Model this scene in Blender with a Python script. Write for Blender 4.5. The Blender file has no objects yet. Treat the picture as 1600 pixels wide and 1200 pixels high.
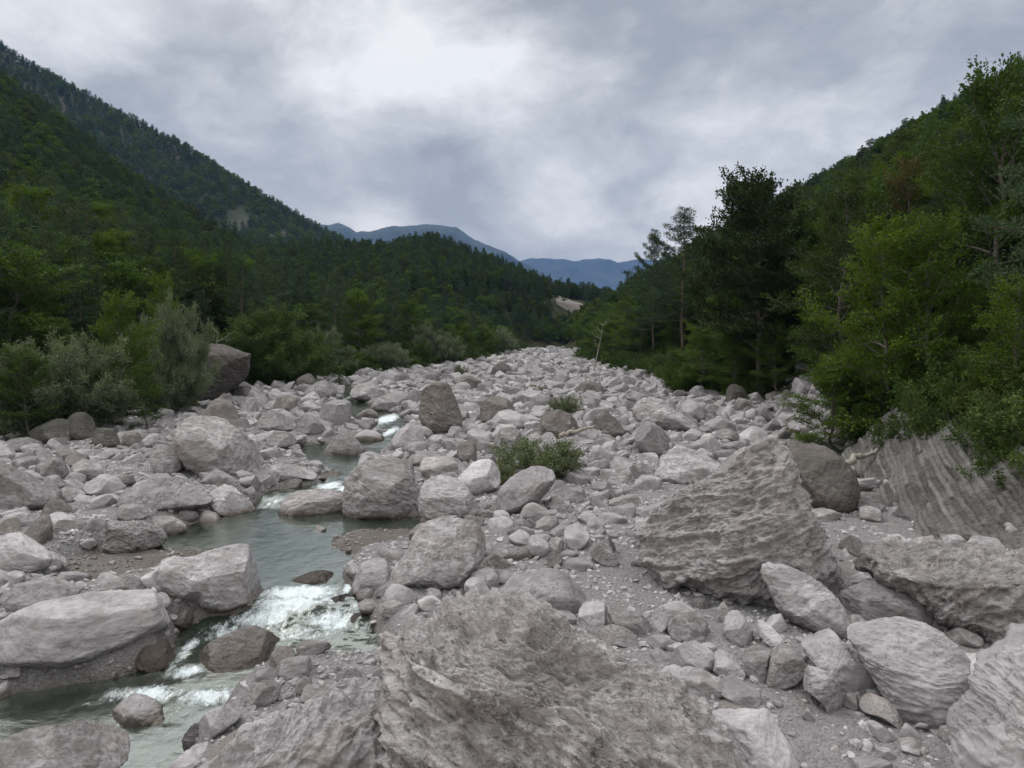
import bpy, math, random
import numpy as np
from mathutils import Vector, Matrix

# ---------------------------------------------------------------- camera, sky, sun, exposure
SC = bpy.context.scene
COL = SC.collection
F = 1081.0                       # focal length in pixels of a 1600 wide frame
CAMZ = 7.0
PITCH = math.atan(40 / F)        # horizon a little above the middle of the frame
cam_d = bpy.data.cameras.new('camera')
cam = bpy.data.objects.new('camera', cam_d)
COL.objects.link(cam)
cam_d.sensor_width = 36.0
cam_d.lens = 36.0 * F / 1600
cam_d.clip_start = 0.1
cam_d.clip_end = 60000
cam.location = (0, 0, CAMZ)
cam.rotation_euler = (math.pi / 2 - PITCH, 0, 0)
SC.camera = cam

SUN_EL, SUN_AZ = math.radians(52), math.radians(-55)      # azimuth measured from +Y towards +X
sun_d = bpy.data.lights.new('sun', 'SUN')
sun = bpy.data.objects.new('sun', sun_d)
COL.objects.link(sun)
sun_d.energy = 1.5
sun_d.angle = math.radians(13)
sun_d.color = (1.0, 0.965, 0.93)
_s = Vector((math.sin(SUN_AZ) * math.cos(SUN_EL), math.cos(SUN_AZ) * math.cos(SUN_EL), math.sin(SUN_EL)))
sun.rotation_euler = _s.to_track_quat('Z', 'Y').to_euler()
sun.location = _s * 100

SC.view_settings.view_transform = 'Standard'
SC.view_settings.look = 'None'
SC.view_settings.gamma = 1
SC.view_settings.exposure = 0.0
SC.cycles.max_bounces = 6
SC.cycles.diffuse_bounces = 3
SC.cycles.glossy_bounces = 2
SC.cycles.transmission_bounces = 3
SC.cycles.transparent_max_bounces = 8
SC.cycles.volume_bounces = 0
SC.cycles.caustics_reflective = False
SC.cycles.caustics_refractive = False


def raydir(px, py):
    """world direction of a pixel of the 1600 x 1200 frame, scaled so that its forward part is 1"""
    a = (px - 800) / F
    b = (600 - py) / F
    c, s = math.cos(PITCH), math.sin(PITCH)
    v = np.array([a, c + b * s, -s + b * c])
    return v / v[1]


class NT:
    """small node helper"""
    def __init__(self, tree):
        self.t = tree
        self.n = tree.nodes
        self.l = tree.links

    def node(self, typ, **kw):
        n = self.n.new(typ)
        for k, v in kw.items():
            setattr(n, k, v)
        return n

    def set(self, sock, v):
        if isinstance(v, bpy.types.NodeSocket):
            self.l.new(v, sock)
        elif v is not None:
            if hasattr(sock, 'default_value'):
                try:
                    sock.default_value = v
                except Exception:
                    if isinstance(v, (int, float)):
                        sock.default_value = (v, v, v)
                    else:
                        sock.default_value = tuple(v) + (1,)

    def math(self, op, a, b=None, c=None, clamp=False):
        n = self.node('ShaderNodeMath', operation=op, use_clamp=clamp)
        self.set(n.inputs[0], a)
        if b is not None: self.set(n.inputs[1], b)
        if c is not None: self.set(n.inputs[2], c)
        return n.outputs[0]

    def vmath(self, op, a, b=None, scale=None):
        n = self.node('ShaderNodeVectorMath', operation=op)
        self.set(n.inputs[0], a)
        if b is not None: self.set(n.inputs[1], b)
        if scale is not None: self.set(n.inputs['Scale'], scale)
        return n.outputs['Value'] if op in ('DOT_PRODUCT', 'LENGTH') else n.outputs[0]

    def mix(self, f, a, b, blend='MIX'):
        n = self.node('ShaderNodeMix', data_type='RGBA', blend_type=blend)
        self.set(n.inputs[0], f)
        self.set(n.inputs[6], a if isinstance(a, bpy.types.NodeSocket) else tuple(a) + (1,))
        self.set(n.inputs[7], b if isinstance(b, bpy.types.NodeSocket) else tuple(b) + (1,))
        return n.outputs[2]

    def noise(self, vec, scale, detail=4, rough=0.55, dist=0.0, out='Fac', lac=2.0, typ=None):
        n = self.node('ShaderNodeTexNoise')
        if typ: n.noise_type = typ
        self.set(n.inputs['Vector'], vec)
        n.inputs['Scale'].default_value = scale
        n.inputs['Detail'].default_value = detail
        n.inputs['Roughness'].default_value = rough
        n.inputs['Lacunarity'].default_value = lac
        n.inputs['Distortion'].default_value = dist
        return n.outputs[out]

    def ramp(self, f, stops, interp='LINEAR'):
        n = self.node('ShaderNodeValToRGB')
        cr = n.color_ramp
        cr.interpolation = interp
        while len(cr.elements) < len(stops):
            cr.elements.new(0.5)
        for e, (p, c) in zip(cr.elements, stops):
            e.position = p
            e.color = (c, c, c, 1) if isinstance(c, (int, float)) else tuple(c) + (1,)
        self.set(n.inputs[0], f)
        return n.outputs[0]

    def maprange(self, f, a, b, c=0.0, d=1.0, smooth=True):
        n = self.node('ShaderNodeMapRange')
        if smooth: n.interpolation_type = 'SMOOTHSTEP'
        self.set(n.inputs[0], f)
        for i, v in enumerate((a, b, c, d)):
            n.inputs[i + 1].default_value = v
        return n.outputs[0]


def build_world():
    w = bpy.data.worlds.new('World')
    SC.world = w
    w.use_nodes = True
    t = NT(w.node_tree)
    t.n.clear()
    out = t.node('ShaderNodeOutputWorld')
    bg = t.node('ShaderNodeBackground')
    bg.inputs['Strength'].default_value = 0.1
    t.l.new(bg.outputs[0], out.inputs[0])
    sky = t.node('ShaderNodeTexSky', sky_type='NISHITA')
    sky.sun_disc = False
    sky.sun_elevation = SUN_EL
    sky.sun_rotation = SUN_AZ
    d = t.node('ShaderNodeTexCoord').outputs['Generated']
    # cloud forms: the direction, warped, flattened towards the horizon
    sq = t.vmath('MULTIPLY', d, (1.0, 1.0, 1.7))
    wa = t.noise(sq, 2.2, 3, 0.5, 0, 'Color')
    wb = t.noise(sq, 7.0, 5, 0.6, 0, 'Color')
    warp = t.vmath('ADD', t.vmath('SCALE', t.vmath('SUBTRACT', wa, (0.5, 0.5, 0.5)), scale=0.16),
                   t.vmath('SCALE', t.vmath('SUBTRACT', wb, (0.5, 0.5, 0.5)), scale=0.07))
    dw = t.vmath('NORMALIZE', t.vmath('ADD', d, warp))
    # soft banks of cloud: (px, py, radius deg horizontally, weight)
    banks = [(60, 150, 10, -.12), (230, 120, 9, -.25), (360, 190, 7, -.28), (130, 0, 8, .25), (60, 40, 6, .1), (560, 320, 7, -.3), (680, 325, 6, -.38), (440, 290, 6, -.15),
             (470, 60, 12, .06), (400, 100, 6, .14), (620, 210, 8, .14), (720, 90, 6, .16), (822, 110, 3.6, .3), (930, 120, 4, .12), (800, 230, 8, -.1),
             (880, 10, 11, -.32), (1060, 10, 11, -.3), (1250, 60, 12, -.14), (960, 230, 8, -.14), (860, 300, 5, .15), (1500, 60, 12, -.04),
             (1100, 250, 8, .06), (920, 375, 7, -.14), (760, 380, 5, -.1), (600, 352, 3, .22)]
    acc = None
    for px, py, r, wt in banks:
        v = raydir(px, py)
        v = v / np.linalg.norm(v)
        c = t.vmath('DOT_PRODUCT', dw, tuple(v))
        # a soft bell around the middle of the bank
        g = t.math('MULTIPLY', t.math('POWER', t.math('MAXIMUM', c, 0.0), 1.0 / (1 - math.cos(math.radians(r * .85)))), wt)
        acc = g if acc is None else t.math('ADD', acc, g)
    n1 = t.noise(t.vmath('ADD', sq, t.vmath('SCALE', warp, scale=0.6)), 2.5, 7, 0.54)
    n2 = t.noise(t.vmath('ADD', sq, t.vmath('SCALE', warp, scale=1.2)), 4.2, 10, 0.6)
    f = t.math('ADD', t.math('MULTIPLY', acc, 1.35), t.math('MULTIPLY', t.math('SUBTRACT', n1, 0.5), 1.5))
    f = t.math('ADD', f, t.math('MULTIPLY', t.math('SUBTRACT', n2, 0.5), 2.3))
    f = t.math('ADD', f, 0.73)
    colr = t.ramp(f, [(0.0, (3.9, 4.1, 4.4)), (0.25, (5.0, 5.15, 5.35)), (0.5, (6.5, 6.6, 6.7)), (0.72, (8.1, 8.1, 8.1)), (1.0, (9.8, 9.75, 9.7))])
    # a little of the clear sky comes through the thinnest cloud
    thin = t.maprange(n1, 0.62, 0.8, 0.0, 0.12)
    colr = t.mix(thin, colr, sky.outputs[0])
    # cloud deck boosted above the frame, towards the zenith, to light upward faces
    z = t.node('ShaderNodeSeparateXYZ')
    t.l.new(d, z.inputs[0])
    k = t.maprange(z.outputs[2], 0.46, 1.0, 1.0, 2.7)
    kk = t.vmath('SCALE', colr, scale=k)
    # brighter and a little warmer low over the horizon
    lowk = t.maprange(z.outputs[2], 0.0, 0.3, 1.0, 0.0)
    kk = t.mix(lowk, kk, t.mix(1.0, kk, (1.42, 1.3, 1.08), 'MULTIPLY'))
    t.l.new(kk, bg.inputs['Color'])
    w.cycles.sampling_method = 'MANUAL'
    w.cycles.sample_map_resolution = 512


build_world()

# ---------------------------------------------------------------- general helpers


def mat(name):
    m = bpy.data.materials.new(name)
    m.use_nodes = True
    m.node_tree.nodes.clear()
    t = NT(m.node_tree)
    o = t.node('ShaderNodeOutputMaterial')
    return m, t, o


def tag(o, label=None, cat=None, group=None, kind=None):
    if label: o['label'] = label
    if cat: o['category'] = cat
    if group: o['group'] = group
    if kind: o['kind'] = kind
    return o


def empty(name, loc, rz=0, scale=1):
    o = bpy.data.objects.new(name, None)
    COL.objects.link(o)
    o.empty_display_size = 0.3
    o.location = loc
    o.rotation_euler = (0, 0, rz)
    o.scale = (scale,) * 3 if isinstance(scale, (int, float)) else scale
    return o


def mk(name, V, Fq, material, parent=None, smooth=True, attrs=None, link=True, mat_idx=None):
    """mesh object from numpy arrays; Fq is (n,4) or (n,3), or a list of such arrays"""
    me = bpy.data.meshes.new(name)
    V = np.ascontiguousarray(V, dtype=np.float32)
    if not isinstance(Fq, (list, tuple)): Fq = [Fq]
    Fq = [f for f in Fq if len(f)]
    me.vertices.add(len(V))
    me.vertices.foreach_set('co', V.ravel())
    loops = np.concatenate([np.asarray(f, dtype=np.int32).ravel() for f in Fq])
    sizes = np.concatenate([np.full(len(f), f.shape[1], dtype=np.int32) for f in Fq])
    starts = np.concatenate([[0], np.cumsum(sizes)[:-1]]).astype(np.int32)
    me.loops.add(len(loops))
    me.loops.foreach_set('vertex_index', loops)
    me.polygons.add(len(sizes))
    me.polygons.foreach_set('loop_start', starts)
    me.polygons.foreach_set('use_smooth', np.full(len(sizes), smooth, dtype=bool))
    mats = material if isinstance(material, (list, tuple)) else [material]
    for m in mats: me.materials.append(m)
    if mat_idx is not None:
        me.polygons.foreach_set('material_index', np.asarray(mat_idx, dtype=np.int32))
    for k, a in (attrs or {}).items():
        at = me.attributes.new(k, 'FLOAT', 'POINT')
        at.data.foreach_set('value', np.ascontiguousarray(a, dtype=np.float32))
    me.update(calc_edges=True)
    o = bpy.data.objects.new(name, me)
    if link: COL.objects.link(o)
    if parent is not None: o.parent = parent
    return o


def _hash(ix, iy, iz, seed):
    h = (ix.astype(np.int64) * 374761393 + iy.astype(np.int64) * 668265263 + iz.astype(np.int64) * 2147483647 + seed * 974634777) & 0xffffffff
    h = ((h ^ (h >> 13)) * 1274126177) & 0xffffffff
    h = (h ^ (h >> 16)) & 0xffffffff
    return h.astype(np.float64) / 4294967295.0


def vnoise(P, seed=0):
    """value noise in -1..1"""
    Pf = np.floor(P)
    I = Pf.astype(np.int64)
    T = P - Pf
    T = T * T * T * (T * (T * 6 - 15) + 10)
    x, y, z = I[:, 0], I[:, 1], I[:, 2]
    tx, ty, tz = T[:, 0], T[:, 1], T[:, 2]
    r = 0
    for dx in (0, 1):
        wx = tx if dx else 1 - tx
        for dy in (0, 1):
            wy = ty if dy else 1 - ty
            for dz in (0, 1):
                wz = tz if dz else 1 - tz
                r = r + _hash(x + dx, y + dy, z + dz, seed) * wx * wy * wz
    return r * 2 - 1


def fbm(P, octaves=4, seed=0, gain=0.5, ridged=False):
    a, s, r = 1.0, 0.0, 0.0
    P = np.array(P, dtype=np.float64)
    for o in range(octaves):
        n = vnoise(P, seed + o * 17)
        if ridged: n = 0.62 - 2 * np.abs(n)
        r = r + n * a
        s += a
        a *= gain
        P = P * 2.03 + 11.3
    return r / s


def n2(x, y, sc, oct=3, seed=0, ridged=False):
    x = np.asarray(x, dtype=float)
    y = np.asarray(y, dtype=float)
    P = np.stack([x.ravel() / sc, y.ravel() / sc, np.full(x.size, 0.37)], 1)
    return fbm(P, oct, seed, ridged=ridged).reshape(x.shape)


def sstep(a, b, x):
    t = np.clip((x - a) / (b - a), 0, 1)
    return t * t * (3 - 2 * t)


# ---------------------------------------------------------------- the lie of the land
_YW = [0, 9, 11, 14, 17.0, 18.0, 18.9, 27, 30.5, 32.5, 40, 46, 50, 60, 75, 97, 130, 400]
_ZW = [-1.0, -.82, -.75, -.55, -.3, -.1, .22, .30, .36, .68, .92, 1.02, 1.3, 1.62, 2.1, 3.0, 4.2, 13.5]


def zw(y):
    return np.interp(y, _YW, _ZW)


WATER_PX = [(533, 603), (554, 600), (560, 625), (602, 640), (634, 655), (630, 688), (602, 712), (562, 727), (548, 745), (546, 790), (562, 806), (662, 810), (672, 830),
            (612, 842), (566, 862), (545, 885), (536, 905), (560, 930), (592, 985), (604, 1040), (545, 1062), (470, 1072), (400, 1090), (345, 1135), (300, 1210), (280, 1290),
            (-120, 1290), (-90, 1105), (60, 1082), (200, 1052), (268, 1040), (280, 985), (325, 962), (395, 950), (408, 922), (330, 895), (255, 905), (150, 930), (85, 912), (100, 888),
            (225, 862), (268, 826), (395, 792), (415, 768), (500, 754), (520, 735), (458, 718), (470, 697), (560, 690), (592, 680), (590, 668), (545, 655), (528, 635)]


def hit(px, py, zf, y0=4.0, y1=900.0):
    r = raydir(px, py)
    ys = np.geomspace(y0, y1, 900)
    dz = CAMZ + r[2] * ys - zf(r[0] * ys, ys)
    k = np.argmax(dz < 0)
    if dz[k] >= 0: k = len(ys) - 1
    a = dz[k - 1] / (dz[k - 1] - dz[k]) if k > 0 and dz[k] < 0 else 0
    y = ys[k - 1] + (ys[k] - ys[k - 1]) * a
    return np.array([r[0] * y, y, CAMZ + r[2] * y])


WP = np.array([hit(px, py, lambda x, y: zw(y))[:2] for px, py in WATER_PX])


def sdf_poly(x, y, poly):
    """signed distance, negative inside"""
    x = np.asarray(x, dtype=float); y = np.asarray(y, dtype=float)
    d = np.full(x.shape, 1e18)
    ins = np.zeros(x.shape, dtype=bool)
    n = len(poly)
    for i in range(n):
        ax, ay = poly[i]; bx, by = poly[(i + 1) % n]
        ex, ey = bx - ax, by - ay
        wx, wy = x - ax, y - ay
        h = np.clip((wx * ex + wy * ey) / (ex * ex + ey * ey + 1e-12), 0, 1)
        d = np.minimum(d, (wx - ex * h) ** 2 + (wy - ey * h) ** 2)
        c = ((ay > y) != (by > y)) & (x < (bx - ax) * (y - ay) / (by - ay + 1e-18) + ax)
        ins ^= c
    d = np.sqrt(d)
    return np.where(ins, -d, d)


BARS = []
for _px, _py, _a, _b in [(205, 880, 135, 26), (592, 846, 84, 25)]:
    _c = hit(_px, _py, lambda x, y: zw(y)); _e = hit(_px + _a, _py, lambda x, y: zw(y))
    _f, _g = hit(_px, _py - _b, lambda x, y: zw(y)), hit(_px, _py + _b, lambda x, y: zw(y))
    BARS.append((_c[0], (_f[1] + _g[1]) / 2, _e[0] - _c[0], (_f[1] - _g[1]) / 2))


def base(y):
    return 0.035 * np.asarray(y, dtype=float)


def xl(y):
    return np.interp(y, [0, 48, 64, 100, 111, 120, 138, 158, 190, 303, 345, 380, 450, 520], [-37, -36, -34.5, -34, -29.5, -24, -19.5, -15, -7.5, 5, 30, 75, 140, 200])


def xr(y):
    return np.interp(y, [0, 18, 21, 24, 28, 32, 36, 45, 54, 62, 70, 80, 112, 200, 317, 345, 380, 450, 520], [18.5, 18, 17, 14.3, 14.6, 15.8, 17, 18.5, 19.5, 23, 24.5, 23, 22.5, 20, 20, 60, 110, 180, 240])


def ground(x, y, fine=True):
    x = np.asarray(x, dtype=float); y = np.asarray(y, dtype=float)
    b = base(y)
    L, R = xl(y), xr(y)
    near = 1 - sstep(120, 200, y)
    z = b + 0.42 * n2(x, y, 9.0, 3, 5) + 0.2 * n2(x, y, 2.6, 3, 9)
    # the middle of the bed stands a little proud of the stream
    z += 0.5 * np.exp(-((x - 3) / 9.0) ** 2) * sstep(25, 60, y) * near
    # left hill
    t = np.maximum(0, np.minimum(-38, L - 3 + 0 * x) - x)
    fall = 1 - 0.75 * sstep(360, 520, y)
    hl = (0.3 * t + 0.00125 * t * t) * fall
    # central hill
    rid = np.interp(x, [-400, -180, -100, -50, -17, 21, 62, 120], [36, 50, 58, 62, 49, 33, 24, 5])
    s = np.clip((y - 165) / 285, 0, 1)
    s = s ** 1.15 * np.clip((L - x) / 45, 0, 1)
    back = 1 - 0.8 * sstep(455, 620, y)
    hc = rid * s * back
    # right hill
    tr = np.maximum(0, x - R - 0.5)
    hr = 2.3 * sstep(0, 6, tr) + 0.56 * np.maximum(0, tr - 3)
    hr *= 1 - 0.7 * sstep(290, 420, y)
    bl = 1.1 * sstep(-1, 4, L - x)
    hills = np.maximum(np.maximum(hl, hc), hr) + bl * (hl < 1e9)
    hn = n2(x, y, 38.0, 3, 21)
    z += hills + hn * np.minimum(hills * 0.12, 5)
    # channel of the stream
    sd = sdf_poly(x, y, WP) + 0.35 * n2(x, y, 1.7, 2, 31)
    m = (y < 135)
    w = zw(y)
    wid = np.clip(y / 30, 0.6, 2.0)
    tt = sstep(-0.1, 1, (sd + 0.5 * wid) / (1.6 * wid))
    bedz = w - 0.34 + 0.13 * n2(x, y, 1.1, 3, 41)
    land = np.maximum(z, w + 0.12)
    zz = bedz * (1 - tt) + land * tt
    # the wide sand flat left of the pool
    z = np.where(m, zz, z)
    for cx, cy, rx, ry in BARS:
        q = ((x - cx) / rx) ** 2 + ((y - cy) / ry) ** 2 + .5 * n2(x, y, 1.6, 2, 141)
        k = 1 - sstep(.55, 1.25, q)
        z = z * (1 - k) + (w + .045 + .05 * n2(x, y, .9, 2, 143)) * k
    return z


def gz(x, y):
    return float(ground(np.array([x]), np.array([y]))[0])


def at(px, py, off=0.0):
    p = hit(px, py, lambda x, y: ground(x, y) + off)
    return p


# ---------------------------------------------------------------- materials


def rock_material(name='limestone', stain=1.0, pale=(0.436, 0.413, 0.423), mid=(0.245, 0.229, 0.234), dark=(0.15, 0.135, 0.12), bump=1.0, scale=1.0):
    m, t, out = mat(name)
    tc = t.node('ShaderNodeTexCoord').outputs['Object']
    oi = t.node('ShaderNodeObjectInfo')
    rnd = oi.outputs['Random']
    off = t.vmath('SCALE', t.vmath('MULTIPLY', (1, 1, 1), rnd), scale=37.0)
    p = t.vmath('ADD', tc, off)
    if scale != 1.0: p = t.vmath('SCALE', p, scale=scale)
    big = t.noise(p, 0.55, 4, 0.6, 0.4)
    md = t.noise(p, 2.3, 6, 0.66, 0.6)
    st = t.noise(t.vmath('MULTIPLY', p, (1.0, 2.6, 3.8)), 1.9, 6, 0.7, 0.9)
    fine = t.noise(p, 14.0, 5, 0.7)
    grain = t.noise(p, 70.0, 3, 0.7)
    c = t.mix(t.maprange(md, 0.33, 0.68), mid, pale)
    c = t.mix(t.math('MULTIPLY', t.maprange(big, 0.45, 0.66), 0.7), c, tuple(x * 0.75 for x in mid))
    at_ = t.node('ShaderNodeAttribute', attribute_name='weather').outputs['Fac']
    sf = t.math('MULTIPLY', t.maprange(t.math('ADD', st, t.math('MULTIPLY', at_, 0.34)), 0.49, 0.72), 0.85 * stain)
    c = t.mix(sf, c, dark)
    # warm iron tints
    wf = t.math('MULTIPLY', t.maprange(t.noise(t.vmath('ADD', p, (7, 3, 1)), 1.1, 4, 0.6), 0.56, 0.72), 0.38)
    c = t.mix(wf, c, (0.33, 0.275, 0.235))
    # pits and hairline cracks
    pit = t.maprange(fine, 0.3, 0.43, 1.0, 0.0)
    c = t.mix(t.math('MULTIPLY', pit, 0.45), c, (0.13, 0.12, 0.115))
    vor = t.node('ShaderNodeTexVoronoi', feature='DISTANCE_TO_EDGE')
    t.l.new(t.vmath('ADD', p, t.vmath('SCALE', t.noise(p, 3.0, 4, 0.6, 0, 'Color'), scale=0.9)), vor.inputs['Vector'])
    vor.inputs['Scale'].default_value = 0.85
    crk = t.maprange(vor.outputs['Distance'], 0.0, 0.022, 1.0, 0.0)
    crk = t.math('MULTIPLY', crk, t.maprange(t.noise(p, 0.9, 2, 0.5), 0.48, 0.6))
    c = t.mix(t.math('MULTIPLY', crk, 0.6), c, (0.1, 0.09, 0.085))
    c = t.mix(t.math('MULTIPLY', t.maprange(grain, 0.35, 0.7), 0.22), c, (0.52, 0.5, 0.49))
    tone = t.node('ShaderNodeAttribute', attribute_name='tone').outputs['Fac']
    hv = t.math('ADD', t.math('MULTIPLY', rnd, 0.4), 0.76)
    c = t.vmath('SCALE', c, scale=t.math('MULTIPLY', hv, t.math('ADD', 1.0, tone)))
    wet = t.node('ShaderNodeAttribute', attribute_name='wet').outputs['Fac']
    wet = t.math('MULTIPLY', wet, t.maprange(t.math('ADD', wet, t.math('MULTIPLY', md, 0.8)), 0.45, 0.95))
    c = t.mix(wet, c, t.mix(1.0, c, (0.38, 0.325, 0.27), 'MULTIPLY'))
    bs = t.node('ShaderNodeBsdfPrincipled')
    t.set(bs.inputs['Base Color'], c)
    t.set(bs.inputs['Roughness'], t.maprange(wet, 0.0, 1.0, 0.88, 0.24))
    bs.inputs['Specular IOR Level'].default_value = 0.35
    h = t.math('ADD', t.math('MULTIPLY', md, 0.55), t.math('MULTIPLY', fine, 0.16))
    h = t.math('ADD', h, t.math('MULTIPLY', st, 0.35))
    rmf = t.noise(t.vmath('MULTIPLY', p, (1.0, 1.5, 2.4)), 3.1, 5, 0.6, 0.5, typ='RIDGED_MULTIFRACTAL')
    h = t.math('ADD', h, t.math('MULTIPLY', rmf, 0.17))
    h = t.math('ADD', h, t.math('MULTIPLY', grain, 0.03))
    h = t.math('SUBTRACT', h, t.math('MULTIPLY', crk, 0.18))
    h = t.math('SUBTRACT', h, t.math('MULTIPLY', pit, 0.07))
    b = t.node('ShaderNodeBump')
    b.inputs['Strength'].default_value = 0.85 * bump
    b.inputs['Distance'].default_value = 0.36 / scale
    t.set(b.inputs['Height'], h)
    t.l.new(b.outputs[0], bs.inputs['Normal'])
    t.l.new(bs.outputs[0], out.inputs[0])
    return m


ROCK = rock_material(bump=0.65)
STONE = rock_material('river_stone', stain=0.4, pale=(0.432, 0.410, 0.418), mid=(0.239, 0.223, 0.227), bump=0.35, scale=1.6)
SMOOTHR = rock_material('river_worn_limestone', stain=0.42, pale=(0.450, 0.427, 0.437), mid=(0.288, 0.270, 0.277), bump=0.35, scale=0.8)
BROWN = rock_material('stained_limestone', stain=1.1, pale=(0.317, 0.289, 0.278), mid=(0.186, 0.164, 0.153), dark=(0.11, 0.095, 0.08), bump=0.8, scale=1.2)
ROUGH = rock_material('weathered_limestone', stain=0.6, pale=(0.444, 0.417, 0.419), mid=(0.261, 0.242, 0.241), bump=1.1, scale=1.3)
MOSSY = rock_material('dark_bank_rock', stain=1.2, pale=(0.260, 0.245, 0.225), mid=(0.190, 0.175, 0.155), dark=(0.09, 0.085, 0.065))  # darker, browner limestone for the mossy rocks along the banks


def gravel_material():
    m, t, out = mat('gravel')
    tc = t.node('ShaderNodeTexCoord').outputs['Object']
    big = t.noise(tc, 0.16, 5, 0.6, 0.5)
    md = t.noise(tc, 1.3, 5, 0.65, 0.4)
    v1 = t.node('ShaderNodeTexVoronoi')
    t.l.new(tc, v1.inputs['Vector'])
    v1.inputs['Scale'].default_value = 17
    v2 = t.node('ShaderNodeTexVoronoi')
    t.l.new(tc, v2.inputs['Vector'])
    v2.inputs['Scale'].default_value = 48
    sp = t.node('ShaderNodeSeparateColor')
    t.l.new(v1.outputs['Color'], sp.inputs[0])
    c = t.mix(sp.outputs[0], (0.095, 0.09, 0.09), (0.225, 0.216, 0.215))
    sp2 = t.node('ShaderNodeSeparateColor')
    t.l.new(v2.outputs['Color'], sp2.inputs[0])
    c = t.mix(t.math('MULTIPLY', sp2.outputs[1], 0.6), c, (0.29, 0.28, 0.28))
    c = t.mix(t.maprange(big, 0.42, 0.66, 0.0, 0.6), c, (0.165, 0.148, 0.138))
    c = t.mix(t.maprange(md, 0.5, 0.75, 0.0, 0.35), c, (0.27, 0.26, 0.252))
    wet = t.node('ShaderNodeAttribute', attribute_name='wet').outputs['Fac']
    c = t.mix(t.math('MULTIPLY', wet, 0.85), c, t.mix(1.0, c, (0.58, 0.54, 0.48), 'MULTIPLY'))
    bs = t.node('ShaderNodeBsdfPrincipled')
    t.set(bs.inputs['Base Color'], c)
    bs.inputs['Roughness'].default_value = 0.92
    bs.inputs['Specular IOR Level'].default_value = 0.25
    h = t.math('SUBTRACT', t.math('MULTIPLY', md, 0.6), t.math('MULTIPLY', v1.outputs['Distance'], 0.5))
    h = t.math('SUBTRACT', h, t.math('MULTIPLY', v2.outputs['Distance'], 0.2))
    b = t.node('ShaderNodeBump')
    b.inputs['Strength'].default_value = 0.9
    b.inputs['Distance'].default_value = 0.08
    t.set(b.inputs['Height'], h)
    t.l.new(b.outputs[0], bs.inputs['Normal'])
    t.l.new(bs.outputs[0], out.inputs[0])
    return m


def floor_material(name='forest_floor', a=(0.028, 0.036, 0.014), b_=(0.06, 0.052, 0.03), sc=0.25):
    m, t, out = mat(name)
    tc = t.node('ShaderNodeTexCoord').outputs['Object']
    n = t.noise(tc, sc, 6, 0.65, 0.3)
    n_ = t.noise(tc, sc * 14, 5, 0.7)
    c = t.mix(t.maprange(n, 0.35, 0.65), a, b_)
    c = t.mix(t.maprange(n_, 0.45, 0.7, 0, 0.6), c, (0.05, 0.07, 0.02))
    bs = t.node('ShaderNodeBsdfPrincipled')
    t.set(bs.inputs['Base Color'], c)
    bs.inputs['Roughness'].default_value = 1.0
    bs.inputs['Specular IOR Level'].default_value = 0.1
    b = t.node('ShaderNodeBump')
    b.inputs['Strength'].default_value = 1
    b.inputs['Distance'].default_value = 0.4
    t.set(b.inputs['Height'], n_)
    t.l.new(b.outputs[0], bs.inputs['Normal'])
    t.l.new(bs.outputs[0], out.inputs[0])
    return m


def leaf_material(name, cols, trans=0.28, patch=0.7):
    """cols: three leaf greens, mixed leaf by leaf and by patches through the wood"""
    m, t, out = mat(name)
    g = t.node('ShaderNodeNewGeometry')
    r = g.outputs['Random Per Island']
    oi = t.node('ShaderNodeObjectInfo').outputs['Random']
    tc = t.node('ShaderNodeTexCoord').outputs['Object']
    n = t.noise(tc, 0.55, 3, 0.6)
    f = t.math('ADD', t.math('MULTIPLY', r, 0.4), t.math('MULTIPLY', t.math('SUBTRACT', n, 0.5), 1.3 * patch))
    f = t.math('ADD', f, t.math('MULTIPLY', t.math('SUBTRACT', oi, 0.5), 0.5))
    c = t.ramp(t.math('ADD', f, 0.32), [(0.0, cols[0]), (0.5, cols[1]), (1.0, cols[2])])
    d = t.node('ShaderNodeBsdfPrincipled')
    t.set(d.inputs['Base Color'], c)
    d.inputs['Roughness'].default_value = 0.7
    d.inputs['Specular IOR Level'].default_value = 0.12
    tr = t.node('ShaderNodeBsdfTranslucent')
    t.set(tr.inputs['Color'], t.mix(1.0, c, (1.25, 1.3, 0.6), 'MULTIPLY'))
    ms = t.node('ShaderNodeMixShader')
    ms.inputs[0].default_value = trans
    t.l.new(d.outputs[0], ms.inputs[1])
    t.l.new(tr.outputs[0], ms.inputs[2])
    t.l.new(ms.outputs[0], out.inputs[0])
    return m


def bark_material(name, a, b_):
    m, t, out = mat(name)
    tc = t.node('ShaderNodeTexCoord').outputs['Object']
    n = t.noise(t.vmath('MULTIPLY', tc, (6, 6, 1.2)), 2.0, 5, 0.7)
    bs = t.node('ShaderNodeBsdfPrincipled')
    t.set(bs.inputs['Base Color'], t.mix(n, a, b_))
    bs.inputs['Roughness'].default_value = 0.95
    bp = t.node('ShaderNodeBump')
    bp.inputs['Distance'].default_value = 0.03
    t.set(bp.inputs['Height'], n)
    t.l.new(bp.outputs[0], bs.inputs['Normal'])
    t.l.new(bs.outputs[0], out.inputs[0])
    return m


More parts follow.
